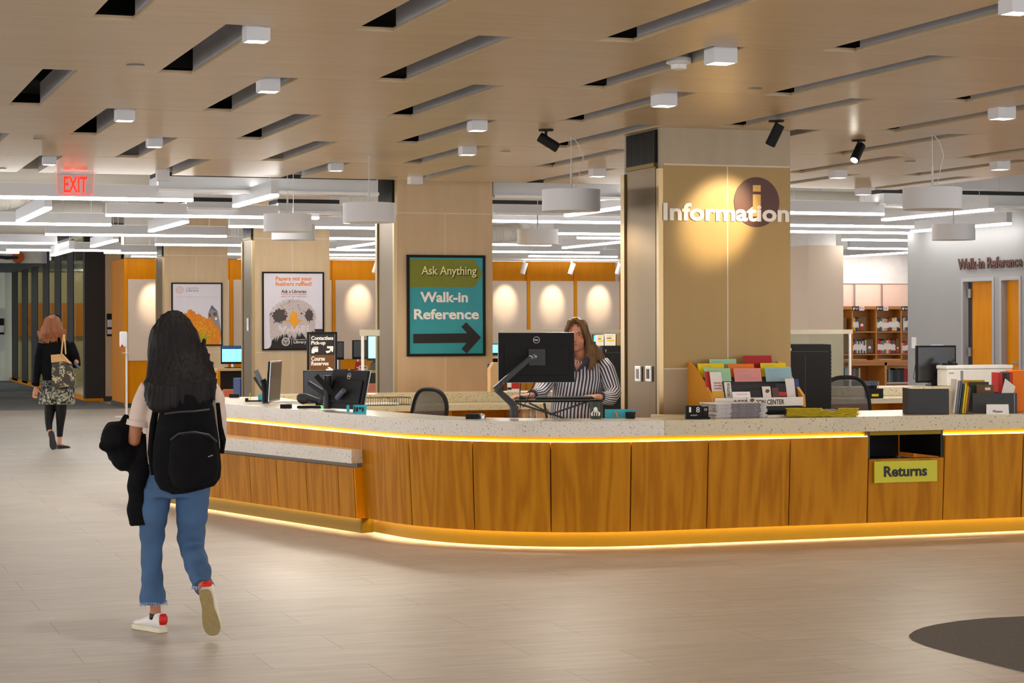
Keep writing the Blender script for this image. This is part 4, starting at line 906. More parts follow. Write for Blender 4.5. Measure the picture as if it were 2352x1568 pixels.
MB().tube([lp(1218, 822, 14.78), lp(1228, 820, 14.88)], .018, 10).ball(lp(1228, 819, 14.86), .02).build('swivel_head', 'steel', ar)
MB().ball(lp(1156, 881, 14.66), .008).build('red_badge', 'red', ar)
kb = lp(1275, 918, 15.0)
tray = MB().box(kb.x-.29, kb.x+.30, kb.y-.14, kb.y+.14, kb.z-.012, kb.z+.004, .004); tray.build('keyboard_tray', 'black', ar)
sc_ = MB(); sc_.tube([lp(1186, 925, 14.9), lp(1290, 958, 14.9)], .009, 4); sc_.tube([lp(1215, 925, 14.86), lp(1262, 948, 14.86), lp(1300, 962, 14.86)], .008, 4); sc_.tube([lp(1350, 922, 14.9), lp(1262, 952, 14.9)], .009, 4); sc_.tube([lp(1250, 925, 15.1), lp(1256, 960, 15.1)], .012, 4); sc_.build('scissor_brace', 'charcoal', ar)
cbm = MB(); cbm.tube([lp(1196, 880, 14.84), lp(1194, 905, 14.8), lp(1196, 925, 14.8), lp(1193, 948, 14.8)], .003, 6); cbm.tube([lp(1228, 878, 14.84), lp(1218, 900, 14.8), lp(1210, 922, 14.8), lp(1200, 935, 14.8)], .003, 6); cbm.build('cable', 'black', ar)
kp = base+RT*kb.x+FW*kb.y
k = thing('keyboard', 'black computer keyboard on the tray under the clerk\'s hand', 'keyboard', (kp.x+RT.x*.07, kp.y+RT.y*.07, base.z+kb.z+.005), -TH)
MB().box(-.21, .21, -.07, .07, 0, .014, .004).build('body', 'black', k); kk = MB()
for r in range(5):
    for c_ in range(15): kk.box(-.2+c_*.0268, -.2+c_*.0268+.022, -.06+r*.0245, -.06+r*.0245+.02, .0145, .02)
kk.build('keys', 'charcoal', k)
mpos = base+RT*(kb.x-.235)+FW*(kb.y-.02); MZ = base.z+kb.z+.005
m_ = MB().ball((0, 0, .0), .032, .05, .03, 16); bmesh.ops.bisect_plane(m_.bm, geom=m_.bm.verts[:]+m_.bm.edges[:]+m_.bm.faces[:], plane_co=(0, 0, 0), plane_no=(0, 0, 1), clear_inner=True)
tag(m_.build('computer_mouse', 'black', None, (mpos.x, mpos.y, MZ), smooth=True), 'black computer mouse under the clerk\'s right hand', 'mouse')

# slanted monitor on a blue-black arm, left of the mesh chair
def ontop(px, py, z=ZT): return atZ(px, py, z)
p = ontop(806, 944)
t, R_ = monitor('computer_monitor', 'tilted black monitor seen from behind, left of the mesh chair', (p.x, p.y+.05, 0), -TH+math.pi-.92, .50, .30, .22, stand=False, lift=ZT+.012, logo=True)
ar = thing('monitor_arm', 'navy folding arm holding the tilted monitor at left', 'monitor arm', (p.x-.22, p.y+.28, ZT), -TH); base = Vector((p.x-.22, p.y+.28, ZT))
D0 = base.dot(FW)
MB().tube([lp(752, 938, D0), lp(752, 862, D0)], .032, 12).build('post', 'navy_black', ar)
MB().tube([lp(728, 864, D0-.05), lp(773, 914, D0-.15)], [.03, .026], 4).build('upper_arm', 'black', ar); MB().tube([lp(708, 878, D0), lp(748, 905, D0)], [.02, .03], 4).build('lower_arm', 'navy_black', ar)
MB().tube([lp(773, 914, D0-.15), lp(790, 896, D0-.22)], .02, 8).build('swivel_head', 'slate', ar)
p = ontop(824, 950)
t = thing('leaflet_card', 'small aqua card with dark print leaning at the tilted monitor', 'card', (p.x, p.y-.02, ZT), -TH-.2)
b = MB().box(-.052, .052, 0, .003, 0, .068); bmesh.ops.rotate(b.bm, matrix=Matrix.Rotation(-.25, 3, 'X'), verts=b.bm.verts[:]); b.build('card', 'aqua', t)
q = MB(); q.box(-.03, -.012, -.0035, -.0005, .018, .05).box(-.005, .012, -.0035, -.0005, .034, .05).box(.018, .03, -.0035, -.0005, .018, .05).box(-.045, -.038, -.0035, -.0005, .012, .056); bmesh.ops.rotate(q.bm, matrix=Matrix.Rotation(-.25, 3, 'X'), verts=q.bm.verts[:]); q.build('print', 'ink', t)
p = ontop(803, 946); o = MB().lathe([(.012, 0), (.012, .05), (.006, .055)], (0, 0, 0), 12).build('hand_gel_tube', 'aqua', None, (p.x-.02, p.y-.03, ZT)); tag(o, 'tiny blue tube standing by the aqua card', 'tube')
# monitor seen edge-on with a second one behind it
p = ontop(634, 926)
monitor('computer_monitor', 'black monitor seen almost edge-on at the left end of the counter', (p.x, p.y+.03, 0), 1.145, .44, .335, .06, stand=False, lift=ZT+.02)
base = Vector((p.x-.04, p.y+.22, ZT)); D0 = base.dot(FW)
ar = thing('monitor_arm', 'black twin arm behind the edge-on monitor at the left counter end', 'monitor arm', base, -TH)
MB().tube([lp(612, 928, D0), lp(610, 885, D0), lp(603, 872, D0)], [.034, .032, .028], 10).build('post', 'black', ar); MB().tube([lp(584, 866, D0), lp(606, 893, D0)], [.015, .03], 4).build('lower_arm', 'charcoal', ar)
MB().tube([lp(588, 850, D0), lp(604, 884, D0)], [.03, .028], 4).build('upper_arm', 'upstand', ar); MB().tube([lp(606, 878, D0), lp(622, 878, D0-.05)], .018, 8).build('bracket', 'black', ar)
p = ontop(588, 922); t = thing('phone_tray', 'low black desk tray with a yellow pencil and aqua card, left counter end', 'tray', (p.x, p.y, ZT), -TH)
MB().box(-.09, .05, -.03, .05, 0, .012).box(-.09, -.07, -.03, .05, .012, .03).build('tray', 'black', t); MB().tube([(-.05, 0, .012), (-.052, .01, .075)], .003, 6).build('pencil', 'yellow', t); MB().box(.02, .10, -.01, -.007, .002, .062).build('card', 'aqua', t)
for px, py, l_ in ((540, 913, 'small black box near the left end of the counter top'), (659, 938, 'small black box on the counter front edge, left of the barcode scanner')):
    p = ontop(px, py); o = MB().box(-.045, .045, -.03, .03, 0, .033, .003).build('small_box', 'black', None, (p.x, p.y+.03, ZT+.001)); o.rotation_euler = (0, 0, -TH); tag(o, l_, 'box', 'small black boxes on the counter')
p = ontop(1089, 962); t = thing('card_reader', 'small black card reader with a clear dome on the counter before the clerk', 'card reader', (p.x, p.y+.03, ZT+.001), -TH)
MB().box(-.05, .045, -.03, .03, 0, .034, .003).build('body', 'black', t); MB().lathe([(.03, 0), (.028, .02), (.016, .032), (0, .036)], (.06, .05, .0), 16).build('dome', 'steel', t)
# barcode scanner
p = ontop(716, 938); t = thing('barcode_scanner', 'black handheld barcode scanner lying in its cradle at left', 'scanner', (p.x, p.y+.1, ZT), -TH)
MB().box(-.09, .10, -.05, .05, 0, .02, .006).build('cradle', 'black', t); MB().ball((-.05, 0, .075), .05, .035, .042, 18, Matrix.Rotation(.5, 3, 'Y')).tube([(-.04, 0, .085), (.0, 0, .082), (.05, 0, .066), (.085, 0, .056)], [.034, .026, .022, .026], 14).build('body', 'charcoal', t, smooth=True); MB().tube([(.08, 0, .04), (.14, .02, .01), (.2, .06, .006), (.26, .02, .006)], .004, 6).build('cable', 'black', t); MB().ball((.105, -.03, .015), .008).build('power_light', 'green_led', t)
# dark flat monitor behind it and the standing direction sign
p = atZ(732, 950, .74); D0 = 17.7; c = atD(732, 932, D0)
t = thing('computer_monitor', 'flat black display with a dark screen in front of the direction sign', 'monitor', (c.x, c.y, .736), -TH)
k = D0/F; MB().box(-36*k, 37*k, 0, .03, .13, .13+76*k, .004).build('casing', 'navy_black', t); MB().box(-34*k, 35*k, -.003, -.0005, .14, .125+75*k).build('screen', 'black_gloss', t); MB().box(-.03, .03, .031, .06, 0, .3).build('stand_neck', 'black', t); MB().box(-.1, .1, -.03, .12, 0, .012).build('stand_base', 'black', t)
Yd = 20.35; a = atY(706.5, 900, Yd); b_ = atY(774.5, 762, Yd); t = thing('direction_sign', 'standing black framed sign, Contactless Pick-up above Course Reserves', 'sign', (a.x, Yd, .833)); wd = b_.x-a.x; ht = b_.z-.833
f = MB(); f.box(0, wd, 0, .03, 0, .02); f.box(0, wd, 0, .03, ht-.02, ht); f.box(0, .02, 0, .03, .02, ht-.02); f.box(wd-.02, wd, 0, .03, .02, ht-.02); f.build('frame', 'black', t)
U = lambda px: (px-706.5)/68*wd
V = lambda py: atY(740, py, Yd).z-.833
MB().box(.02, wd-.02, .008, .028, V(815), ht-.02).build('upper_face', 'ink', t); MB().box(.02, wd-.02, .008, .028, .02, V(815)).build('lower_face', 'brown_sign', t)
MB().box(.022, .026, .004, .0079, .02, ht-.022).box(wd-.026, wd-.022, .004, .0079, .02, ht-.022).build('trim_line', 'steel', t)
for s_, py0, py1, pxa, pxb in (('Contactless', 771.5, 780.5, 715.5, 766), ('Pick-up', 782.5, 793.5, 715.5, 748), ('Course', 818, 828.5, 715.5, 746.5), ('Reserves', 829.5, 839, 715.5, 755)):
    text('lettering', s_, U(pxb)-U(pxa), V(py0)-V(py1), 'letter_white', t, frame((U(pxa), .0075, V(py1)), (1, 0, 0), (0, 0, 1)), bold=.025, ext=.002, left=True)
b = MB(); b.prism([(U(716), V(803)), (U(716), V(811)), (U(722), V(811)), (U(724), V(808)), (U(731), V(808)), (U(731), V(799)), (U(724), V(799))], .005, .0075, 'Y'); b.prism([(U(716), V(800.5)), (U(722), V(796)), (U(731), V(796)), (U(731), V(797.8)), (U(723), V(797.8)), (U(718), V(801.5))], .005, .0075, 'Y'); b.build('box_symbol', 'letter_white', t)
b = MB(); b.prism([(U(751), V(811)), (U(748), V(806)), (U(757), V(805)), (U(759), V(800)), (U(752), V(800)), (U(751), V(795)), (U(766), V(795)), (U(765), V(808)), (U(762), V(808)), (U(761), V(803)), (U(758), V(809))], .005, .0075, 'Y')
b.prism([(U(749), V(851)), (U(749), V(847)), (U(756), V(847)), (U(752), V(843)), (U(758), V(843)), (U(766), V(849)), (U(758), V(856)), (U(752), V(856)), (U(756), V(851))], .005, .0075, 'Y'); b.build('arrow_symbol', 'letter_white', t)

# mesh task chairs
def chair(px, py_top, wpx, D, rz, label, arms=False):
    c = atD(px, py_top, D); h = c.z; w_ = .24; t = thing('task_chair', label, 'chair', (c.x, c.y, 0), rz, 'black mesh task chairs behind the counter')
    def outline(n=40):
        o = []
        for k in range(n):
            a = 2*math.pi*k/n; cz, sz = math.cos(a), math.sin(a)
            x = w_*math.copysign(abs(cz)**.72, cz)*(1-.22*max(0, -sz)); z = .26*math.copysign(abs(sz)**.7, sz); o.append((x, z))
        return o
    O = outline(); cz = h-.26; cur = lambda x, z: .05*(1-(x/w_)**2)+.09*(z/.26)*-.6
    P = [(x, cur(x, z), cz+z) for x, z in O]
    MB().tube(P+[P[0], P[1]], .018, 8, cap=False).build('back_frame', 'black', t, smooth=True)
    g = MB()
    rows = []
    for j in range(9):
        f = j/8; rows.append([g.bm.verts.new((x*f, cur(x*f, z*f), cz+z*f)) for x, z in O])
    for r0_, r1_ in zip(rows[1:], rows[2:]):
        for k in range(40): g.bm.faces.new((r0_[k], r0_[(k+1) % 40], r1_[(k+1) % 40], r1_[k]))
    g.bm.faces.new(rows[1]); g.build('back_mesh', 'chair_mesh', t, smooth=True)
    MB().tube([(0, .08, cz-.1), (0, .14, cz-.25), (0, .02, .46)], .022, 8).build('back_spine', 'black', t)
    MB().box(-.24, .24, -.46, .02, .44, .50, .02).build('seat', 'black', t)
    MB().tube([(0, -.2, .44), (0, -.2, .1)], .03, 10).build('gas_lift', 'black', t)
    lg_ = MB()
    for k in range(5): a = 2*math.pi*k/5; lg_.tube([(0, -.2, .1), (.3*math.cos(a), -.2+.3*math.sin(a), .06)], .018, 6).ball((.3*math.cos(a), -.2+.3*math.sin(a), .03), .03, n=10)
    lg_.build('star_base', 'black', t)
    for s in (-1, 1):
        MB().box(s*.27-.04, s*.27+.04, -.34, -.08, h-.34, h-.30, .015).tube([(s*.25, -.2, .46), (s*.28, -.2, h-.34)], .02, 8).build('armrest', 'black', t)
chair(983, 893, 73, 17.4, -TH+2.25, 'black mesh task chair behind the counter, left of the clerk')
chair(1944, 866, 84, 18.3, -TH+3.55, 'black mesh task chair with armrest, right of the Information column')

# steel cabinets flanking the near column
def cabinet(px0, px1, py, D, label):
    a, b = atD(px0, py, D), atD(px1, py, D); w_ = (b-a).length; t = thing('steel_cabinet', label, 'cabinet', (a.x, a.y, 0), -TH)
    MB().box(0, w_, 0, .5, 0, a.z, .004).build('body', 'black', t)
    MB().box(w_*.45, w_*.46, -.002, -.0002, .1, a.z-.08).build('door_gap', 'charcoal', t)
    MB().box(.02, w_-.02, -.003, -.0005, a.z-.06, a.z-.055).build('lid_line', 'charcoal', t)
    MB().box(w_*.12, w_*.16, -.006, -.001, a.z-.05, a.z-.03).build('lock', 'steel', t)
    if px1 > 1800:
        s_ = MB()
        for k in range(14): s_.box(w_+.001, w_+.006, .02, .04, .9+k*.03, .915+k*.03)
        s_.build('slotted_edge', 'charcoal', t)
    return t, a
cabinet(1800, 1909, 791, 17.2, 'tall black steel cabinet right of the Information column')
_, ca = cabinet(1384, 1438, 794, 17.6, 'tall black steel cabinet behind the clerk\'s shoulder')
def depthbox(name, m, px0, py0, px1, py1, D, depth, label, cat, group=None, bev=.003):
    a, b = atD(px0, py1, D), atD(px1, py0, D); w_ = (b-a).dot(RT); o = MB().box(0, w_, 0, depth, 0, b.z-a.z, bev).build(name, m, None, a); o.rotation_euler = (0, 0, -TH); tag(o, label, cat, group); return o
zc = ca.z
def oncab(px0, px1, hgt, m, yoff, label, name='carton'):
    a, b = atD(px0, 790, 17.6), atD(px1, 790, 17.6); o = MB().box(0, (b-a).length, yoff, yoff+.2, 0, hgt, .002).build(name, m, None, (a.x, a.y, zc+.001)); o.rotation_euler = (0, 0, -TH); tag(o, label, 'box', None); return o
oncab(1371, 1387, .09, 'paper', .02, 'small white carton with a yellow mark on the cabinet, left'); oncab(1389, 1414.5, .098, 'paper', .02, 'white carton with yellow bands on the cabinet behind the clerk')
o = oncab(1389.5, 1414, .012, 'yellow', .0, 'yellow band', 'yb'); bpy.data.objects.remove(o)
oncab(1416, 1429, .095, 'khaki', .02, 'stack of olive booklets at the right end on the cabinet', 'booklet_stack')
o = MB().box(-.02, .16, 0, .012, .02, .03).build('x', 'ochre', None); bpy.data.objects.remove(o)
for ob in [x for x in bpy.data.objects if x.name.startswith('carton')]:
    xs_ = max(v.co.x for v in ob.data.vertices); zs_ = max(v.co.z for v in ob.data.vertices)
    MB().box(xs_*.2, xs_*.9, .015, .0195, zs_*.42, zs_*.52).box(xs_*.2, xs_*.8, .015, .0195, zs_*.82, zs_*.88).build('yellow_band', 'yellow', ob); MB().box(xs_*.2, xs_*.6, .015, .0195, zs_*.62, zs_*.68).build('print_line', 'ink', ob)

# leaflet rack -------------------------------------------------------
p = ontop(1742, 945); RY = CYc-R0+.36; ra, rb = atY(1640, 934, RY), atY(1843, 932, RY); RW = rb.x-ra.x
t = thing('leaflet_rack', 'orange timber leaflet rack lettered Information Center on the counter before the near column', 'rack', (ra.x, RY, ZT+.001), 0)
zr = ra.z-ZT-.001; hb = atY(1640, 914, RY).z-ZT-.001
H = lambda py, dY=0: atY(1700, py, RY+dY).z-ZT-.001
X = lambda px, dY=0: atY(px, 900, RY+dY).x-ra.x
side = [(-.02, zr-.01), (-.005, hb+.01), (.32, .34), (.42, .38), (.50, .20), (.40, .03), (.05, zr-.01)]
side = [(a*.98, b) for a, b in side]
for s, x in (('l', -.022), ('r', RW-.003)):
    MB().prism(side, x, x+.022, 'X').build('side_panel', 'rack_wood', t)
MB().box(-.0, RW-.004, -.022, -.012, zr, hb).build('header_board', 'paper', t)
MB().box(.0, RW-.004, .02, .40, 0.012, .03).build('base_board', 'black', t)
MB().box(.02, RW-.024, .04, .36, 0, .0115).build('foot', 'black', t)
for k in range(4): 
    yy = .04+k*.09; zz = .03+k*.055
    b = MB(); b.prism([(yy, zz), (yy+.012, zz), (yy+.045, zz+.13), (yy+.033, zz+.13)], .0, RW-.004, 'X'); b.build('shelf_divider', 'charcoal', t)
text('lettering', 'INFORMATION CENTER', X(1798)-X(1683), .036, 'ink', t, frame(((X(1683)+X(1798))/2, -.0225, (zr+hb)/2-.002), (1, 0, 0), (0, 0, 1)), bold=.02, ext=.001)
def leaf(px0, py0, px1, py1, dY, m, label, lean=.02, name='leaflet', extra=None):
    Y = RY+dY; a, b = atY(px0, py1, Y), atY(px1, py0, Y); w_ = b.x-a.x; h = b.z-a.z
    q = MB(); q.prism([(0, 0), (w_, 0), (w_-.022*h/.1*.6-.0, h), (-.022*h/.1*.6, h)], -.0015, .0015, 'Y')
    o = q.build(name, m, None, (a.x, Y, a.z)); tag(o, label, 'leaflet', 'leaflets in the orange rack')
    if extra: extra(o, w_, h)
    return o
def form(o, w_, h):
    b = MB()
    for k in range(14): b.prism([(.022+.008*math.cos(q), h-.02+.008*math.sin(q)) for q in (2*math.pi*k/14, 2*math.pi*(k+1)/14)]+[(.022+.006*math.cos(2*math.pi*(k+1)/14), h-.02+.006*math.sin(2*math.pi*(k+1)/14))], -.0025, -.0018, 'Y')
    b.build('seal', 'faint_ink', o); b = MB(); b.box(.036, w_*.45, -.0025, -.0018, h-.021, h-.018)
    z = h-.05
    while z > .02 and h > .06: b.box(w_*.12, w_*(.9 if z < h-.07 else .6), -.0025, -.0018, z, z+.002); z -= .014
    b.build('print_lines', 'faint_ink', o)
leaf(1632, 824, 1693, 850, .33, 'mint', 'mint green form at the back left of the rack', extra=form); leaf(1712, 816, 1775, 848, .33, 'card_red', 'dark red folder at the back right of the rack')
leaf(1607, 834, 1667, 875, .26, 'yellow', 'yellow form in the middle row, left', extra=form); leaf(1676, 835, 1735, 870, .26, 'card_orange', 'orange form in the middle row', extra=form); leaf(1750, 833, 1808, 868, .26, 'yellow', 'yellow form in the middle row, right', extra=form)
leaf(1620, 845, 1680, 876, .18, 'mint', 'mint green form in the front row, left', extra=form); leaf(1688, 845, 1750, 876.5, .18, 'card_pink', 'pink form in the front row, centre', extra=form); leaf(1760, 844, 1820, 876, .18, 'card_blue', 'pale blue form in the front row, right', extra=form)
def three(o, w_, h):
    for k, s_ in enumerate(('RESEARCH', 'TEACHING', 'LEARNING')): text('lettering', s_, w_*.72, .012, 'red', o, frame((w_*.53, -.002, h*.44-k*.02), (1, 0, 0), (0, 0, 1)), bold=.01, ext=.001)
leaf(1635, 854, 1661, 899, .08, 'paper', 'tall white leaflet with red words Research Teaching Learning', extra=three)
leaf(1623, 853, 1634, 895, .10, 'red', 'narrow red and blue brochure at the left edge of the rack')
leaf(1637, 899, 1664, 914, .03, 'ochre', 'small orange striped card at the lower left of the rack')
def asia(o, w_, h): text('lettering', 'ASIA COLLECTIONS', h*.86, w_*.4, 'ink', o, frame((w_*.4, -.002, h*.5), (0, 0, -1), (1, 0, 0)), bold=.02, ext=.001)
leaf(1667, 877, 1682, 913, .05, 'paper', 'slim white bookmark with upright lettering', extra=asia)
leaf(1683, 899, 1724, 914, .02, 'letter_white', 'low white card with a pink line', extra=lambda o, w_, h: MB().box(w_*.2, w_*.8, -.0025, -.0018, h*.55, h*.65).build('print_line', 'card_pink', o))
leaf(1723, 895, 1753, 914, .04, 'ink', 'dark photo card in the middle of the rack')
def shell(px_, py_, o, w_, h):
    b = MB().prism([(w_*.5+.018*math.cos(a)*(1-.35*(a > 4)), h*.6+.014*math.sin(a)) for a in [k*.5 for k in range(12)]], -.003, -.0018, 'Y'); b.build('shell_picture', 'brown', o)
leaf(1753, 887, 1772, 914, .03, 'paper', 'white bookmark with a brown shell picture', extra=lambda o, w_, h: shell(0, 0, o, w_, h))
leaf(1785, 880, 1806, 914, .05, 'ink', 'dark brochure with a red band', extra=lambda o, w_, h: MB().box(.01, w_, -.0025, -.0018, h*.15, h*.42).build('red_band', 'red', o))
leaf(1808, 869, 1828, 912, .06, 'paper', 'tall white leaflet at the right of the rack'); leaf(1826, 870, 1838, 908, .09, 'pc_blue', 'blue and white brochure at the right edge of the rack')
leaf(1775, 890, 1790, 914, .045, 'brown_ink', 'small dark card with orange print', name='leaflet')
o = leaf(1718, 913, 1737, 928, -.03, 'paper', 'small white card with a shell picture clipped over the header board', extra=lambda o, w_, h: shell(0, 0, o, w_, h))
# block calendar
p = ontop(1606, 962); t = thing('block_calendar', 'black wooden block calendar showing 18 August', 'calendar', (p.x, p.y+.03, ZT+.001), -TH+.05)
MB().box(-.085, .085, -.03, .035, 0, .014, .002).build('base', 'black', t); MB().box(-.082, .03, -.024, .03, .0145, .036, .001).build('month_block', 'black', t)
MB().box(-.082, -.028, -.024, .03, .0365, .092, .002).build('digit_block', 'black', t); MB().box(-.027, .027, -.024, .03, .0365, .092, .002).build('digit_block', 'black', t); MB().box(.034, .075, -.02, .03, .0145, .085, .002).build('spare_block', 'black', t)
for s_, x, w_, h_, z in (('1', -.055, .014, .036, .064), ('8', 0, .024, .038, .064)): text('digit', s_, w_, h_, 'letter_white', t, frame((x, -.025, z), (1, 0, 0), (0, 0, 1)), bold=.0, ext=.001)
text('month_lettering', 'AUGUST', .048, .009, 'letter_white', t, frame((-.028, -.025, .025), (1, 0, 0), (0, 0, 1)), bold=.0, ext=.001); text('spare_digits', '10', .02, .018, 'letter_white', t, frame((.054, -.021, .065), (1, 0, 0), (0, 0, 1)), ext=.001)
# newspapers: each paper in the stack
a, b = atY(1642, 960, CYc-R0+.03), atY(1757, 960, CYc-R0+.03); r0 = random.Random(3); n = 13
for k in range(n):
    q = MB(); w_ = b.x-a.x; j = r0.uniform(-.008, .008)
    q.prism([(0, 0), (w_, 0), (w_+.006, .0035), (w_, .0072), (0, .0072), (-.006, .0035)], 0, .28, 'Y')
    o = q.build('newspaper', 'newsprint', None, (a.x+j, CYc-R0+.01+r0.uniform(-.008, .008), ZT+.001+k*.0078)); tag(o, '%s folded newspaper from the bottom of the stack beside the block calendar' % ORD[k], 'newspaper', 'newspapers in the counter stack')
    MB().box(w_*.3, w_*.88, -.0015, -.0002, .001, .006).build('dark_fold', 'newsprint_dark', o)
o = MB().box(0, .30, 0, .22, 0, .004).build('paper_sheets', 'paper', None, (b.x+.01, CYc-R0-.0, ZT+.001)); tag(o, 'thin loose pile of paper sheets right of the newspapers', 'paper')
# yellow-trimmed cases
for k, (px, w_, m) in enumerate(((1850, .24, 'f'), (1916, .15, 'g'), (1952, .13, 'h'))):
    p = ontop(px, 958); t = thing('folder_pile', ['wide pile of black folders with yellow edges right of the rack', 'rounded black case with yellow trim, between two folder piles', 'small pile of black folders with yellow edges, right end'][k], 'folders', (p.x, p.y+.04, ZT+.001), -TH)
    q = MB(); y_ = MB(); n = 7 if k != 1 else 5
    for j in range(n):
        jj = r0.uniform(-.01, .01); q.box(-w_/2+jj, w_/2+jj, -.03, .16, j*.009, j*.009+.005)
        y_.tube([(-w_/2+jj-.006, -.036, j*.009+.006), (-w_*.2+jj, -.036, j*.009+.0085), (w_*.1+jj, -.036, j*.009+.0055), (w_/2+jj+.006, -.036, j*.009+.007)], .0028, 6)
        y_.box(w_/2+jj-.002, w_/2+jj+.014, -.034, .0, j*.009+.004, j*.009+.009)
    q.build('black_folders', 'black', t); y_.build('yellow_edges', 'yellow', t)
    if k == 1: MB().lathe([(.075, n*.009), (.07, n*.009+.006), (0, n*.009+.008)], (0, .06, 0), 28).build('lid', 'upstand', t)
# pen pot and notes left of the near column
p = ontop(1433, 961); t = thing('pen_tray', 'teal fronted tray with pens and an orange pen on the counter near the wall controls', 'tray', (p.x, p.y+.04, ZT+.001), -TH)
MB().box(-.118, .09, .02, .028, 0, .062).build('teal_card', 'aqua', t); MB().lathe([(.032, 0), (.036, .045)], (.06, -.02, 0), 18).build('dish', 'black', t)
q = MB()
for dx, dz, m in ((.08, .085, 0), (.05, .07, 1), (.11, .09, 2)): q.tube([(.06+dx*.1, -.02, .01), (.06+dx*.6, -.02, dz)], .003, 6)
q.build('pens', 'upstand', t); MB().tube([(-.03, -.01, .008), (-.045, -.01, .045)], .006, 8).build('orange_pen', 'card_orange', t)
# tumbler
p = ontop(1374, 962); t = thing('tumbler', 'dark green tumbler with a pale octopus sticker beside the clerk\'s hand', 'cup', (p.x, p.y+.045, ZT+.001), -TH)
MB().lathe([(.036, 0), (.045, .10), (.046, .118)], (0, 0, 0), 32).build('body', 'dark_green', t, smooth=True, auto=.6); MB().lathe([(.049, .1185), (.049, .128), (.044, .135), (0, .137)], (0, 0, 0), 32).build('lid', 'black', t, smooth=True, auto=.6)
q = MB(); q.ball((-.004, -.044, .068), .014, .003, .015, 12)
for k in range(6): a_ = math.pi+math.pi*k/5; q.tube([(-.004+.008*math.cos(a_), -.044, .06), (-.004+.022*math.cos(a_), -.0445, .045+.006*math.sin(k*2)), (-.004+.03*math.cos(a_), -.043, .035+.01*(k % 2)), (-.004+.026*math.cos(a_), -.042, .022)], .0035, 6)
q.build('octopus_sticker', 'letter_white', t)

# right end of the counter: trays, files, cards
def ct_box(px0, px1, py0, py1, depth, name, m, label, cat, open_=False, rz=-TH, Z=ZT):
    p = ontop(px0, py1, Z); D_ = p.dot(FW); w_ = (px1-px0)*D_/F; h = (py1-py0)*D_/F
    t = thing(name, label, cat, (p.x, p.y, Z+.001), rz); return t, w_, h
t, w_, h = ct_box(2086, 2180, 892, 951, 0, 'desk_organizer', 'charcoal', 'low dark grey file organizer on the counter left of the folders', 'organizer')
MB().box(0, .008, 0, .22, 0, h).box(.0085, w_, .0, .006, .012, h-.003).box(.0085, w_, .214, .22, .012, h-.02).box(.0085, w_, 0, .22, 0, .0115).build('body', 'charcoal', t)
files = [('paper', .0, .25), ('upstand', .016, .24), ('slate', .032, .24), ('forest', .05, .22), ('yellow', .066, .22), ('ochre', .082, .20), ('brown', .096, .19)]
p = ontop(2192, 950); 
for k, (m, dx, h) in enumerate(files):
    q = MB(); q.box(0, .012, 0, .2, 0, h); bmesh.ops.rotate(q.bm, matrix=Matrix.Rotation(.12, 3, 'Y'), verts=q.bm.verts[:])
    o = q.build('file_folder', m, None, (p.x+RT.x*dx, p.y+RT.y*dx+.02, ZT+.003)); o.rotation_euler = (0, 0, -TH); tag(o, '%s folder leaning beside the grey organizer' % ['white', 'light grey', 'slate grey', 'dark green', 'bright yellow', 'amber', 'brown'][k], 'folder', 'folders leaning on the counter')
t, w_, h = ct_box(2234, 2336, 903, 949, 0, 'file_box', 'charcoal', 'dark grey magazine file box behind the Please card', 'organizer')
MB().box(0, w_, 0, .008, 0, h).box(0, .008, .0085, .25, 0, h).box(w_-.008, w_, .0085, .25, 0, h).box(.0085, w_-.0085, .0085, .25, 0, .01).box(0, w_, .2505, .258, 0, h).build('body', 'charcoal', t); MB().box(w_-.024, w_-.016, -.004, -.0005, 0, h).build('metal_edge', 'upstand', t)
for px0, px1, py0, dy, m, l_ in ((2226, 2275, 874, .02, 'ochre', 'amber covered book standing in the file box'), (2236, 2280, 878, .08, 'forest', 'dark green book standing in the file box'), (2248, 2287, 884, .14, 'brown', 'brown book with a white label in the file box')):
    p = ontop(px0, 949); D_ = p.dot(FW); o = MB().box(0, (px1-px0)*D_/F, 0, .03, 0, (945-py0)*D_/F, .002).build('book', m, None, (p.x+FW.x*(.2-dy), p.y+FW.y*(.2-dy), ZT+.013)); o.rotation_euler = (0, 0, -TH); tag(o, l_, 'book', 'books standing in the grey file box')
    if m == 'brown': MB().box(.06, .1, -.002, -.0003, (945-py0)*D_/F-.04, (945-py0)*D_/F-.02).build('white_label', 'paper', o)
t, w_, h = ct_box(2262, 2314, 928, 951, 0, 'table_card', 'paper', 'folded white card reading Please on the counter edge', 'card')
MB().prism([(0, 0), (w_, 0), (w_-.004, h), (.001, h)], -.05, -.048, 'Y').build('card', 'letter_white', t); text('lettering', 'Please', w_*.42, .018, 'ink', t, frame((w_*.5, -.0505, .022), (1, 0, 0), (0, 0, 1)), bold=.01, ext=.001)
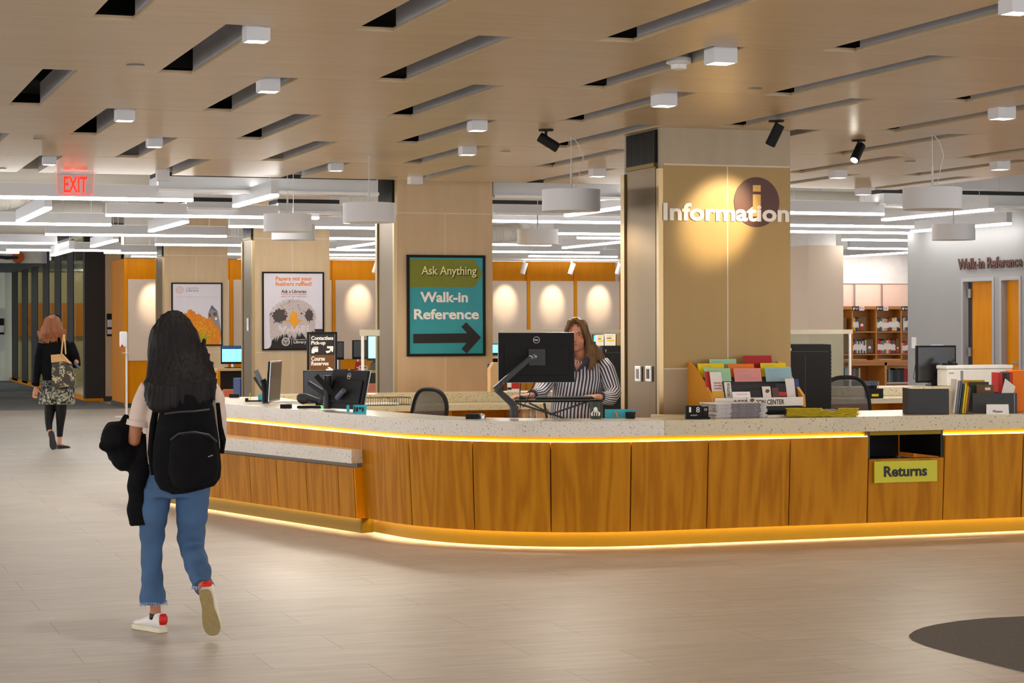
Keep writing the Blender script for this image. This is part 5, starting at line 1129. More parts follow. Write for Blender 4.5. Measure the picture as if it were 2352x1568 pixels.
# red, striped and orange folders at the frame edge
D_ = 15.6
for k, (px0, px1, py0, m, l_) in enumerate(((2293, 2303, 856, 'red', 'red folder standing at the right frame edge'), (2304, 2311, 857, 'ink', 'black folder between the red and green ones'), (2312, 2318, 855, 'forest', 'green folder next to the red ones at right'), (2319, 2325, 854, 'bright_red', 'narrow bright red folder left of the large orange one'), (2326, 2362, 851, 'card_orange', 'large orange folder at the right frame edge'))):
    a = atD(px0, 905, D_); b = atD(px1, py0, D_); o = MB().box(0, (b-a).dot(RT), 0, .22, 0, b.z-ZT-.001).build('file_folder', m, None, (a.x, a.y, ZT+.001)); o.rotation_euler = (0, 0, -TH); tag(o, l_, 'folder', 'folders standing at the right frame edge')
a = atD(2316, 903, 15.4); q = MB(); q.prism([(0, 0), (.08, -.03), (.105, .06), (.03, .12)], 0, .004, 'Y'); o = q.build('note_sheet', 'paper', None, (a.x-.06, a.y, a.z-.01)); o.rotation_euler = (0, 0, -TH); tag(o, 'white note sheet turned askew before the red folders', 'paper')
MB().prism([(-.004, -.004), (.082, -.036), (.08, -.026), (.002, .008)], -.002, -.0003, 'Y').build('yellow_edge', 'yellow', o)
tag(MB().box(0, .25, 0, .35, 0, .01).build('shelf_tray', 'black', None, (atD(2293, 905, 15.6).x-.02, atD(2293, 905, 15.6).y-.02, ZT-.012)), 'hidden', 'tray'); bpy.data.objects.remove(bpy.data.objects['shelf_tray'])

# things on the back counter, right
def onledge(px, Y=20.5, z=.832): q = atY(px, 900, Y); return Vector((q.x, Y, z))
a, b = atY(2109, 879, 20.5), atY(2203, 793, 20.5)
t = thing('computer_monitor', 'square black monitor on the back counter before the grey wall', 'monitor', ((a.x+b.x)/2, 20.55, .832), .05); w_ = b.x-a.x; z0, z1 = a.z-.832, b.z-.832
MB().box(-w_/2, w_/2, 0, .03, z0, z1, .005).build('casing', 'black', t); MB().box(-w_/2+.02, w_/2-.02, -.003, -.0004, z0+.02, z1-.02).build('screen', 'screen_off', t); MB().box(-.07, .09, -.004, .032, z1+.0005, z1+.008).build('light_bar', 'steel', t)
MB().tube([(.02, .04, 0), (.02, .04, z0+.1)], .02, 8).build('stand_neck', 'steel', t); MB().box(-.08, .1, -.02, .1, 0, .012).box(-.07, .03, -.03, .0, .0125, .06).build('stand_base', 'black', t); MB().tube([(-w_/2, .02, z0+.2), (-w_/2-.03, .02, z0+.05), (-.1, 0, .03), (.1, 0, .01)], .004, 6).build('cable', 'black', t)
a, b = atY(2193, 905, 20.1), atY(2343, 838, 20.1)
t = thing('printer', 'bulky white printer on the back counter at right', 'printer', (a.x, 20.1, .833)); w_ = b.x-a.x; h = b.z-.833
MB().box(0, w_, .155, .38, 0, h-.045, .01).build('body', 'white', t); MB().box(-.01, w_+.01, .15, .385, h-.043, h, .012).build('lid', 'white_gloss', t); MB().box(w_*.2, w_*.24, .152, .1545, .02, h-.06).box(.02, w_*.1, .152, .1545, h-.09, h-.08).build('panel_line', 'upstand', t)
t2 = thing('telephone', 'black desk telephone lying on the white printer', 'telephone', (a.x+.03, 20.3, .833+h+.001)); MB().box(0, .13, 0, .12, 0, .02, .004).build('base', 'black', t2); MB().tube([(.04, .04, .03), (.1, .04, .065)], [.022, .022], 8).build('handset', 'charcoal', t2)
p = atY(1994, 914, 19.62); t = thing('pencil_box', 'black desk caddy with pens and yellow sticky notes on the back worktop', 'caddy', (p.x, 19.6, .741)); w_ = atY(2027, 914, 19.62).x-p.x
MB().box(0, w_, 0, .1, 0, .10, .003).lathe([(.05, .1005), (.055, .135)], (w_*.4, .06, 0), 18).build('box', 'black', t); MB().box(.03, .11, -.006, -.0005, .02, .045).build('sticky_notes', 'yellow', t)
MB().tube([(.07, .05, .1), (.05, .05, .17)], .006, 6).tube([(.09, .05, .1), (.08, .05, .18)], .005, 6).build('blue_pen', 'tape_blue', t); MB().tube([(.13, .05, .1), (.145, .05, .175)], .004, 6).build('yellow_pencil', 'ochre', t)
# wire rack with papers on the back worktop, left
a, b = atY(846, 930, 19.7), atY(944, 915, 19.7); t = thing('wire_tray', 'black wire paper tray on the back worktop left of the mesh chair', 'tray', (a.x, 19.7, .741)); w_ = b.x-a.x; q = MB()
for k in range(19): q.tube([(w_*k/18, 0, .004), (w_*k/18, 0, .075)], .002, 5)
for z in (.004, .075): q.tube([(0, 0, z), (w_, 0, z), (w_, .25, z), (0, .25, z), (0, 0, z)], .003, 5)
for k in range(8): q.tube([(w_*(.55+k*.02), .1, .004), (w_*(.53+k*.03), .1, .075)], .0015, 5)
q.build('wire_frame', 'black', t); MB().box(.01, w_*.72, .01, .24, .006, .022).build('paper_stack', 'paper', t)
# ------------------------------------------------------------------ study area seen between the columns
def desk(px0, px1, py, Y, label, depth=.7):
    a, b = atY(px0, py, Y), atY(px1, py, Y); h = a.z; w_ = b.x-a.x; t = thing('study_desk', label, 'desk', (a.x, Y, 0))
    MB().box(0, w_, 0, depth, h-.04, h, .004).build('desk_top', 'pale_wood', t); q = MB(); q.box(0, .04, 0, depth, 0, h-.041).box(w_-.04, w_, 0, depth, 0, h-.041); q.build('leg_panel', 'orange_wood', t); MB().box(.041, w_-.041, depth-.03, depth-.01, .3, h-.041).build('modesty_panel', 'bronze_dark', t)
    return h
def bgmon(px0, px1, py0, py1, Y, face, hz, label, split=False):
    a, b = atY(px0, py1, Y), atY(px1, py0, Y); w_ = b.x-a.x; t = thing('computer_monitor', label, 'monitor', (a.x, Y, hz+.001)); z0, z1 = a.z-hz, b.z-hz
    MB().box(0, w_, 0, .04, z0, z1, .004).build('casing', 'black', t); MB().box(.015, w_-.015, -.004, -.0005, z0+.035, z1-.015).build('screen', face, t)
    MB().tube([(w_/2, .05, .0), (w_/2, .05, z0+.06)], .025, 8).build('stand_neck', 'steel', t); MB().box(w_/2-.12, w_/2+.12, -.04, .14, 0, .012).build('stand_base', 'black', t)
    if split: MB().box(w_*.62, w_*.63, -.006, -.0045, z0+.04, z1-.02).build('window_line', 'pc_blue', t); MB().box(.015, w_-.015, -.006, -.0045, z1-.05, z1-.016).build('title_bar', 'tape_blue', t)
    return t
h = desk(500, 640, 846, 32.5, 'pale study desk seen between the two poster columns'); bgmon(508, 565, 794, 836, 32.7, 'screen_blue', h, 'bright blue computer screen seen between the two poster columns', True)
h = desk(772, 905, 851, 30.2, 'pale study desk seen left of the arrow sign column', .8)
bgmon(771, 790, 784, 826, 30.5, 'screen_off', h, 'narrow dark monitor right beside the direction sign'); bgmon(810, 843, 781, 825, 30.4, 'screen_off', h, 'dark monitor behind the guard post'); bgmon(844, 892, 770, 828, 30.45, 'screen_cyan', h, 'bright cyan screen at the metal column edge')
q = atY(820, 852, 30.25)
for k, (px, py, m, w_) in enumerate(((818, 846, 'red', .14), (822, 852, 'coral', .16))):
    a = atY(px, 852, 30.22+.04*k); t = MB().prism([(0, 0), (w_, 0), (w_-.02, .13-.06*k), (.02, .13-.06*k)], 0, .006, 'Y').build('notice_card', 'red' if k == 0 else 'paper', None, (a.x, 30.22-.06*k+.1, h+.001)); tag(t, ['red and white notice card on the far desk by the guard post', 'pale notice card leaning before the red one on the far desk'][k], 'card')
    MB().box(.03, w_-.03, -.003, -.0005, .03, .05).build('print_band', 'letter_white' if k == 0 else 'red', t)
a = atY(860, 850, 30.2); t = thing('telephone', 'grey desk telephone on the far desk at the metal column edge', 'telephone', (a.x, 30.25, h+.001)); MB().prism([(0, 0), (.22, 0), (.22, .03), (0, .11)], 0, .2, 'X').build('base', 'slate', t); MB().tube([(.03, .04, .12), (.03, .18, .07)], .03, 8).build('handset', 'charcoal', t)
def soft_chair(px, py, Y, m, label):
    a = atY(px, py, Y); t = thing('reading_chair', label, 'chair', (a.x, Y, 0)); h_ = a.z
    MB().box(-.25, .25, -.05, .02, .42, h_, .03, 3).build('backrest', m, t); MB().box(-.25, .25, .021, .45, .38, .46, .03, 3).build('seat', m, t)
    for x in (-.2, .2):
        for y in (.0, .4): MB().tube([(x, y, 0), (x, y, .38)], .014, 8).build('leg', 'steel', t)
soft_chair(856, 880, 27.6, 'coral', 'coral chair back seen below the cyan screen'); soft_chair(548, 893, 31.0, 'coral', 'coral chair seen between the poster columns, low')
a = atY(545, 905, 30.0); t = tag(MB().box(0, .12, 0, .5, 0, atY(553, 869, 30).z, .01).build('bin', 'pc_blue', None, (atY(551, 869, 30).x, 30.0, 0)), 'dark blue recycling bin between the poster columns', 'bin')
tag(MB().box(0, .1, 0, .3, 0, .2, .01).build('chair_back', 'pc_blue', None, (atY(774.5, 830, 29.9).x, 29.3, atY(774, 848, 29.9).z)), 'x', 'x'); bpy.data.objects.remove(bpy.data.objects['chair_back'])
h = desk(1100, 1190, 818, 33, 'pale study desk seen right of the arrow sign column'); bgmon(1122, 1160, 789, 815, 33.2, 'screen_blue', h, 'blue computer screen right of the arrow sign column')
h = desk(1352, 1420, 800, 34, 'pale study desk behind the clerk\'s cabinet'); bgmon(1362, 1382, 768, 789, 34.2, 'screen_blue', h, 'sliver of blue screen left of the white cartons')
a, b = atY(1130, 903, 20.45), atY(1150, 832, 20.45); t = thing('paper_bag', 'tan cardboard holder beside the arrow sign column, left of the clerk\'s monitor', 'bag', (a.x, 20.5, .833)); w_ = b.x-a.x
MB().prism([(0, 0), (w_, 0), (w_, b.z-.833), (w_*.4, b.z-.833), (0, b.z-.9)], 0, .1, 'Y').build('body', 'cardboard', t)
a, b = atY(1169, 893, 20.4), atY(1196, 877, 20.4); t = thing('notice_card', 'small red and white card with a dark emblem on the ledge behind the clerk\'s mouse', 'card', (a.x, 20.45, .833)); w_ = b.x-a.x; h = b.z-.833
MB().box(0, w_, 0, .006, 0, h).build('card', 'letter_white', t); MB().box(w_*.35, w_, -.003, -.0005, h*.3, h).build('red_field', 'red', t); MB().box(0, w_*.34, -.003, -.0005, .02, h*.45).build('emblem', 'ink', t)

# hand-sanitiser stand
p = atZ(291, 957, 0); t = thing('sanitizer_stand', 'white hand sanitizer stand by the timber wall corner', 'dispenser', (p.x, p.y, 0)); hz = atY(291, 797, p.y).z; ht_ = atY(285, 761, p.y).z
MB().lathe([(.2, 0), (.2, .008), (.02, .014)], (0, 0, 0), 32).build('base', 'white', t); MB().tube([(0, 0, .01), (0, 0, ht_-.02)], .017, 12).build('pole', 'white', t)
MB().box(-.12, .0, -.06, -.02, hz, ht_, .02, 3).build('dispenser', 'white_gloss', t); MB().prism([(-.11, hz-.001), (-.05, hz-.001), (-.08, hz+.05)], -.07, -.061, 'Y').build('red_lever', 'bright_red', t); MB().box(-.07, .02, -.1, .02, hz-.1, hz-.09).build('drip_tray', 'white', t)

# book shelves, far right
SY = 36.2; PX_ = lambda zx: 1920+zx/7.128
PY_ = lambda zy: 680+zy/7.128
def sp_(zx, zy, Y=SY): return atY(PX_(zx), PY_(zy), Y)
x_l, x_r = sp_(60, 200).x, sp_(1500, 200).x; zt = sp_(700, 165).z; z1 = sp_(700, 578).z; z2 = sp_(700, 945).z; zd = sp_(700, 1042).z; za = sp_(700, 1125).z; zb = sp_(700, 1460).z
t = thing('library_shelf', 'orange timber shelf unit with labelled compartments at far right', 'shelf', (x_l, SY, 0)); w_ = x_r-x_l; D_ = .28
MB().box(0, w_, .3, .34, 0, zt).build('back_board', 'shelf_wood', t); MB().box(0, w_, -.01, .3, zt-.06, zt).build('cornice', 'shelf_wood', t)
for z in (z1, z2): MB().box(0, w_, .0, .299, z-.02, z).build('shelf', 'shelf_wood', t)
for zx in (268, 660, 1070, 1470): x = sp_(zx, 500).x-x_l; MB().box(x-.012, x+.012, -.004, .298, zd+.001, zt-.0605).build('divider', 'shelf_wood', t)
MB().box(-.02, w_, -.45, .298, zd-.04, zd).build('desk_top', 'shelf_wood', t); MB().box(0, w_, -.42, -.38, za, zd-.041).build('apron', 'shelf_wood', t)
for zx in (808,): x = atY(PX_(zx), PY_(1200), SY-.4).x-x_l; MB().box(x-.025, x+.025, -.42, .29, .05, zd-.041).build('side_panel', 'shelf_wood', t)
MB().box(0, w_, -.35, .29, zb-.06, zb-.03).build('shelf', 'shelf_wood', t)
for zx, s_ in ((275, 'F-J'), (668, 'K-O'), (1080, '')):
    a = sp_(zx, 235, SY-.02); b = sp_(zx+108, 168, SY-.02); c = sp_(zx+190, 168, SY-.02); u = thing('shelf_label', ('black and white shelf label %s on the far book shelf' % s_) if s_ else 'black shelf label partly hidden by the grey wall edge', 'label', (a.x, SY-.02, a.z)); hh = b.z-a.z
    MB().box(0, b.x-a.x, 0, .006, 0, hh).build('black_part', 'black', u)
    if s_: MB().box(b.x-a.x+.001, c.x-a.x, 0, .006, 0, hh).build('white_part', 'letter_white', u)
    if s_: text('lettering', s_, .07, hh*.55, 'red', u, frame(((b.x+c.x)/2-a.x, -.001, hh*.5), (1, 0, 0), (0, 0, 1)), bold=.02, ext=.001)
    text('lettering', 'Contactless\nPick-up', .09, hh*.6, 'letter_white', u, frame(((b.x-a.x)*.62, -.001, hh*.45), (1, 0, 0), (0, 0, 1)), bold=.02, ext=.001)
    MB().ball((.025, -.001, hh*.45), .016, .003, .028, 10).build('figure_symbol', 'letter_white', u)
BOOKM = {}
def bk(c): 
    k = 'book_%d_%d_%d' % c; mat(k, c, .6, var=.03); return k
CN = {(150, 40, 40): 'dark red', (222, 176, 30): 'yellow', (40, 56, 96): 'navy', (60, 60, 62): 'charcoal', (120, 130, 128): 'grey', (206, 150, 116): 'salmon', (190, 60, 34): 'orange red', (120, 60, 44): 'maroon', (220, 200, 150): 'cream', (96, 128, 150): 'steel blue', (70, 100, 70): 'green', (28, 28, 30): 'black', (204, 204, 200): 'white', (196, 100, 50): 'rust', (150, 40, 110): 'magenta', (110, 100, 70): 'olive', (50, 70, 120): 'blue', (70, 84, 96): 'slate', (166, 20, 30): 'crimson'}
r0 = random.Random(11)
def books(zx0, zx1, ztop, zbot, cols, where, Y=SY, band=True, grp=''):
    n = len(cols); x = atY(PX_(zx0), 700, Y).x; xe = atY(PX_(zx1), 700, Y).x; zb_ = atY(2000, PY_(zbot), Y).z; zt_ = atY(2000, PY_(ztop), Y).z; wv = (xe-x)/n
    for k, c in enumerate(cols):
        hh = (zt_-zb_)*r0.uniform(.88, 1.0); o = MB().box(.001, wv-.001, 0, .2, 0, hh, .002).build('book', bk(c), None, (x+wv*k, Y+.03, zb_+.002))
        tag(o, '%s book, %s from the left %s' % (CN[c], ORD[k], where), 'book', grp)
        if band: j = r0.uniform(-.012, .012); MB().box(.0005, wv-.0005, -.003, -.0005, hh*.26+j, hh*.70+j).build('white_band', 'paper', o)
        else: MB().box(.003, wv-.003, -.003, -.0005, .012, .04).build('white_label', 'paper', o)
R_, Yw, Nv, Ck, Gy, Sa, Or, Ma, Cr, Sb, Gn, Bl, Wh, Ru, Mg, Ol, Bu, Sl, Cs = list(CN)
books(275, 385, 345, 570, [R_, Yw, Yw, Ck, Nv, Gy], 'in the upper compartment labelled F-J', grp='books in the upper F-J compartment')
books(672, 1060, 350, 570, [Gy, Gn, Ck, Gy, Wh, Sa, Sa, Ma, Ma, R_, Cr, Cr, Cr, Nv, Nv], 'in the upper compartment labelled K-O', grp='books in the upper K-O compartment')
books(1112, 1200, 335, 570, [Wh, Gy, Sl, R_], 'in the upper right compartment by the grey wall', grp='books in the upper right compartment')
books(285, 510, 715, 937, [Or, Ck, Sb, Wh, Gn, Wh, Bu, Wh, Ck, Wh], 'in the lower compartment under F-J', grp='books in the lower F-J compartment')
books(690, 985, 705, 942, [Or, R_, Or, Sb, Sb, Gn, Sa, Wh, Ru, Or, Nv, Sl, R_], 'in the lower compartment under K-O', grp='books in the lower K-O compartment')
books(1085, 1200, 745, 945, [Wh, Gy, Or, R_, Ru], 'in the lower right compartment by the grey wall', grp='books in the lower right compartment')
books(150, 212, 1150, 1390, [Bu, Wh, Gy, Wh], 'on the bottom shelf left of the guard post', Y=SY-.2, band=False, grp='books on the bottom shelf, left')
books(252, 410, 1175, 1400, [Mg, Mg, Gy, Ol, Gn, Ol, Cr], 'on the bottom shelf right of the guard post', Y=SY-.2, band=False, grp='books on the bottom shelf, middle')
books(830, 1200, 1185, 1450, [Bl, Gy, Sl, Bl, Bl, Ck, Bl, Bl, Cs, Cs], 'among the dark volumes on the bottom shelf', Y=SY-.2, band=False, grp='dark volumes on the bottom shelf')
for zx0, zx1, zt0, zb0, l_, m in ((385, 495, 345, 570, 'upper F-J', 'R'), (512, 622, 705, 937, 'lower F-J', 'B'), (990, 1058, 700, 942, 'lower K-O', 'R'), (120, 182, 350, 545, 'upper leftmost', 'N'), (120, 215, 690, 930, 'lower leftmost', 'N')):
    a = sp_(zx0, zb0); b = sp_(zx1, zt0); o = MB().box(0, b.x-a.x, .02, .22, 0, b.z-a.z, .003).build('file_case', 'brown', None, (a.x, SY, a.z+.002)); tag(o, 'olive brown file case in the %s compartment' % l_, 'case')
    if m != 'N': w_ = b.x-a.x; q = MB(); q.lathe([(w_*.22, .0), (w_*.22, -.004)], (w_*.42, .018, .11), 16, 'Y'); q.build('white_dot', 'paper', o); MB().box(w_*.2, w_*.64, .012, .0195, .03, .09).build('coloured_label', 'red' if m == 'R' else 'slate', o)
for zx0, zx1, l_ in ((150, 480, 'left'), (690, 1035, 'right')): a, b = atY(PX_(zx0), PY_(1036), SY-.3), atY(PX_(zx1), PY_(1036), SY-.3); tag(MB().box(0, b.x-a.x, 0, .25, 0, .02, .002).build('open_volume', 'salmon' if 'salmon' in M else 'cardboard', None, (a.x, SY-.35, zd+.001)), 'flat open volume on the shelf unit desk, '+l_, 'book')
a = atY(1981, 895, 30); o = MB().box(-.2, .2, 0, .05, .45, atY(1995, 874, 30).z, .03, 3).build('reading_chair', 'slate', None, (atY(1995, 895, 30).x, 30, 0)); tag(o, 'slate blue chair back just above the pencil caddy', 'chair'); MB().box(-.2, .2, .05, .4, .4, .449).build('seat', 'slate', o)
for x in (-.17, .17):
    for y in (.02, .38): MB().tube([(x, y, 0), (x, y, .4)], .014, 6).build('leg', 'steel', o)

# rug at the lower right
P_ = [(2600, 1425), (2500, 1419), (2352, 1418), (2270, 1422), (2200, 1429), (2150, 1437), (2120, 1444), (2100, 1452), (2088, 1461), (2095, 1470), (2125, 1482), (2180, 1498), (2250, 1517), (2352, 1543), (2500, 1585), (2700, 1650)]
q = [atZ(x, y, 0) for x, y in P_]; o = MB().prism([(p.x, p.y) for p in q], .0005, .008).build('floor_rug', 'rug'); tag(o, 'dark grey curved rug lying on the floor at the lower right', 'rug')
# ------------------------------------------------------------------ people
class Fig:
    """a figure's own frame: x to the right, y away from the camera, z up"""
    def __init__(s, name, label, px, D):
        q = ray(px, 1000)*D; s.o = Vector((q.x, q.y, 0)); s.D = D
        s.t = thing(name, label, 'person', s.o, -TH)
    def L(s, px, py, dy=0):
        q = ray(px, py)*(s.D+dy); v = Vector((q.x, q.y, CH+q.z))-s.o
        return Vector((v.dot(RT), v.dot(FW), v.z))
    def k(s, n): return n*s.D/F           # pixels to metres
    def item(s, name, label, cat): t = thing(name, label, cat, s.o, -TH); return t
def hand(mb, wrist, fwd, up, ts, s=1.0, curl=.35):
    f = Vector(fwd).normalized(); u = Vector(up); u = (u-f*u.dot(f)).normalized(); sd = f.cross(u)*ts; W_ = Vector(wrist)
    mb.loft([(W_-f*.02*s, .024*s, .018*s, sd), (W_+f*.02*s, .030*s, .017*s, sd), (W_+f*.06*s, .040*s, .015*s, sd), (W_+f*.088*s, .040*s, .013*s, sd)], 14)
    for i, (o_, ln) in enumerate(((.030, .066), (.010, .076), (-.010, .072), (-.029, .056))):
        p = W_+f*.085*s+sd*o_*s; d = (f+sd*(o_*2.2)).normalized(); pts = [p]; a = 0
        for j in range(3):
            a += curl*(1+.3*j); dd = (d*math.cos(a)-u*math.sin(a)); p = p+dd*ln*s*(.42, .32, .26)[j]; pts.append(p)
        mb.tube(pts, [.0088*s, .0082*s, .0076*s, .006*s], 8)
    p = W_+f*.03*s+sd*.03*s; pts = [p, p+(f*.6+sd*.75-u*.25).normalized()*.035*s, p+(f*.6+sd*.75-u*.25).normalized()*.035*s+(f*.95+sd*.2-u*.3).normalized()*.032*s]
    mb.tube(pts, [.012*s, .010*s, .008*s], 8)
def shoe(fig, heel, dirv, upv, name, l=.262, sole_m='midsole', upper='shoe_white', tab='bright_red', bottom='sole', s=1.0, flat=False):
    d = Vector(dirv).normalized(); u = Vector(upv); u = (u-d*u.dot(d)).normalized(); x = d.cross(u); Mx = Matrix(((x.x, d.x, u.x, heel[0]), (x.y, d.y, u.y, heel[1]), (x.z, d.z, u.z, heel[2]), (0, 0, 0, 1)))
    prof = [(-.0, .018), (.012, .030), (.05, .035), (.10, .033), (.15, .041), (.20, .046), (.235, .040), (.255, .026), (.262, .008)]
    pf = []
    for i in range(len(prof)-1):
        for j in range(5):
            f = j/5; p0, p1, p2, p3 = prof[max(i-1, 0)], prof[i], prof[i+1], prof[min(i+2, len(prof)-1)]
            pf.append(tuple(.5*(2*p1[c]+(p2[c]-p0[c])*f+(2*p0[c]-5*p1[c]+4*p2[c]-p3[c])*f*f+(3*p1[c]-p0[c]-3*p2[c]+p3[c])*f**3) for c in (0, 1)))
    prof = pf+[prof[-1]]
    out = [(w_, y) for y, w_ in prof]+[(-w_*.92, y) for y, w_ in reversed(prof)]; out = [(a*s, b*l/.262) for a, b in out]
    e = fig.t
    q = MB().prism(out, .004, .028 if not flat else .012); q2 = q; bmesh.ops.transform(q.bm, matrix=Mx, verts=q.bm.verts[:])
    root = None
    up_ = MB(); k = l/.262; Hh = 1 if not flat else .55
    up_.loft([((0, .004*k, .05*Hh), .022*s, .028*Hh), ((0, .03*k, .055*Hh), .034*s, .035*Hh), ((0, .075*k, .058*Hh), .036*s, .038*Hh), ((0, .12*k, .050*Hh), .036*s, .032*Hh), ((0, .17*k, .040*Hh), .040*s, .022*Hh), ((0, .22*k, .034*Hh), .038*s, .017*Hh), ((0, .255*k, .030*Hh), .018*s, .010*Hh)], 18, hint=(1, 0, 0))
    if not flat: up_.loft([((0, .035*k, .05), .033, .034), ((0, .04*k, .082), .031, .034), ((0, .045*k, .094), .028, .030)], 16, hint=(1, 0, 0))
    bmesh.ops.transform(up_.bm, matrix=Mx, verts=up_.bm.verts[:]); root = organic(name, up_, upper, e, .005, 3)
    q.build('midsole', sole_m, root); b = MB().prism([(a*.97, b_) for a, b_ in out], 0, .0038); b.prism([(-.012, .118*k), (.012, .118*k), (.010, .14*k), (-.010, .14*k)], -.001, -.0001); bmesh.ops.transform(b.bm, matrix=Mx, verts=b.bm.verts[:]); b.build('outsole', bottom, root)
    if tab:
        b = MB(); b.loft([((0, .006*k, .044), .020, .012), ((0, .003*k, .060), .025, .014), ((0, .002*k, .080), .024, .013), ((0, .006*k, .096), .016, .009)], 16, hint=(1, 0, 0))
        bmesh.ops.transform(b.bm, matrix=Mx, verts=b.bm.verts[:]); b.build('heel_tab', tab, root, smooth=True)
    return root
def strands(mb, pts, n, spread, ln, rad, seed, fall=(0, 0, -1)):
    r = random.Random(seed)
    for k in range(n):
        f = k/(n-1); i = f*(len(pts)-1); a = pts[int(i)]; b = pts[min(int(i)+1, len(pts)-1)]; p = a.lerp(b, i-int(i))+Vector((r.uniform(-1, 1), r.uniform(-1, 1)*.4, 0))*spread
        l = ln*r.uniform(.45, 1.15); d = Vector(fall)+Vector((r.uniform(-.22, .22), r.uniform(-.1, .1), 0))
        mb.tube([p-d*.05, p+d*l*.4, p+d*l*.75+Vector((r.uniform(-.01, .01), 0, 0)), p+d*l], [rad, rad*.9, rad*.55, rad*.12], 6)

# ---- the student walking away -------------------------------------------------
s = Fig('person', 'person with long dark hair, pale tee and jeans walking away with a black backpack', 415, 10.45); L, k = s.L, s.k
body = MB()
body.ball(L(400, 772), .078, .098, .118); body.loft([(L(403, 815), .052, .055), (L(405, 850), .05, .052), (L(407, 876), .09, .07)], hint=(1, 0, 0))
body.loft([(L(407, 872), .06, .05), (L(410, 890), .15, .075), (L(411, 930), .155, .09), (L(409, 1000), .135, .085), (L(406, 1060), .125, .085)], 24, hint=(1, 0, 0))
body.loft([(L(345, 885), .045, .045), (L(322, 925), .042, .045), (L(312, 985), .034, .036), (L(308, 1012, -.01), .031, .033), (L(314, 1016, .06), .030, .032), (L(325, 1008, .20), .022, .024)], 16)
hand(body, L(327, 1006, .22), (.35, 1, .0), (0, .1, 1), -1, 1, .5)
body.loft([(L(478, 890), .036, .036), (L(492, 930), .030, .034), (L(502, 990, .02), .026, .03), (L(503, 1002, .07), .026, .028), (L(492, 985, .24), .022, .024)], 16)
hand(body, L(490, 984, .26), (-.5, 1, .1), (0, .1, 1), 1, 1, .5)
body.loft([(L(403, 1060), .12, .085), (L(403, 1110), .15, .10)], 20, hint=(1, 0, 0))
for P_ in (((358, 1120, 0), (348, 1250, .03), (350, 1330, .03), (357, 1396, .045), (357, 1422, .05)), ((440, 1120, 0), (440, 1255, .06), (455, 1300, -.05), (466, 1340, -.17), (470, 1362, -.22))):
    body.loft([(L(*P_[0]), .055, .06), (L(*P_[1]), .036, .04), (L(*P_[2]), .028, .03), (L(*P_[3]), .027, .03), (L(*P_[4]), .03, .034)], 16, hint=(1, 0, 0))
organic('body', body, 'skin_tan', s.t, .008, 5)
sh = MB(); sh.loft([(L(406, 868), .05, .045), (L(408, 880), .13, .075), (L(411, 900), .178, .092), (L(411, 950), .172, .10), (L(409, 1010), .158, .098), (L(406, 1070), .152, .10)], 28, hint=(1, 0, 0))
sh.loft([(L(350, 890), .06, .058), (L(336, 915), .062, .062), (L(326, 948), .060, .064), (L(321, 972), .060, .066)], 20); sh.loft([(L(475, 890), .058, .058), (L(494, 920), .050, .06), (L(501, 960), .044, .058), (L(503, 1010), .038, .055)], 20)
organic('tee_shirt', sh, 'tee', s.t, .008, 4, .004, 18)
sh = MB(); sh.loft([(L(322.5, 966), .0665, .072), (L(320.5, 978), .068, .073)], 24, cap=False); sh.build('sleeve_cuff', 'tee', s.t, smooth=True)
j = MB(); j.loft([(L(404, 1068), .150, .105), (L(403, 1110), .168, .118), (L(403, 1140), .172, .115)], 28, hint=(1, 0, 0))
j.loft([(L(357, 1120), .078, .095), (L(353, 1190), .070, .085), (L(348, 1240, .03), .058, .068), (L(347, 1258, .03), .055, .062), (L(349, 1300, .02), .054, .060), (L(350, 1340, .025), .058, .062), (L(352, 1383, .035), .064, .066)], 22, hint=(1, 0, 0))
j.loft([(L(444, 1120), .082, .095), (L(441, 1190, .02), .074, .082), (L(438, 1240, .07), .066, .070), (L(441, 1262, .06), .062, .066), (L(452, 1295, -.03), .060, .060), (L(462, 1325, -.12), .053, .056), (L(467, 1347, -.18), .052, .054)], 22, hint=(1, 0, 0))
organic('jeans', j, 'denim', s.t, .008, 3, .012, 15)
fr = MB(); r = random.Random(2)
for (c, w_, dy) in (((352, 1384, .035), .066, 0), ((467, 1348, -.18), .054, 0)):
    q = L(*c)
    for i in range(44):
        a = 2*math.pi*i/44; p = q+Vector((w_*math.cos(a), w_*math.sin(a), .004)); fr.tube([p+Vector((0, 0, .006)), p+Vector((r.uniform(-.004, .004), 0, -r.uniform(.008, .02)))], [.004, .001], 5)
fr.build('frayed_hem', 'denim_fray', s.t)
sk = MB(); sk.loft([(L(357, 1407, .045), .0295, .032), (L(357, 1420, .048), .031, .034)], 16, hint=(1, 0, 0)); sk.build('sock', 'ink', s.t); sk = MB(); sk.loft([(L(469, 1344, -.2), .027, .030), (L(470, 1352, -.22), .029, .031)], 16, hint=(1, 0, 0)); sk.build('sock', 'orange_sock', s.t)
h0 = L(376, 1449); shoe(s, (h0.x, h0.y-.0, .0), (-.66, .72, 0), (0, 0, 1), 'sneaker')
toe = L(490, 1462, -.22); hl = L(469, 1354, -.30); shoe(s, hl, toe-hl, (.12, 1, .1), 'sneaker', l=.25)
hr = MB()
hr.ball(L(400, 768, .01), .098, .118, .118)
hr.loft([(L(399, 722, .02), .02, .03), (L(399, 730, .0), .066, .075), (L(399, 748, -.01), .100, .108), (L(400, 775, -.02), .124, .118), (L(402, 805, -.04), .138, .10), (L(405, 835, -.075), .146, .09), (L(409, 865, -.115), .162, .092), (L(412, 892, -.155), .174, .098), (L(415, 912, -.19), .170, .085), (L(417, 926, -.22), .155, .06), (L(419, 936, -.24), .12, .03)], 32, hint=(1, 0, 0))
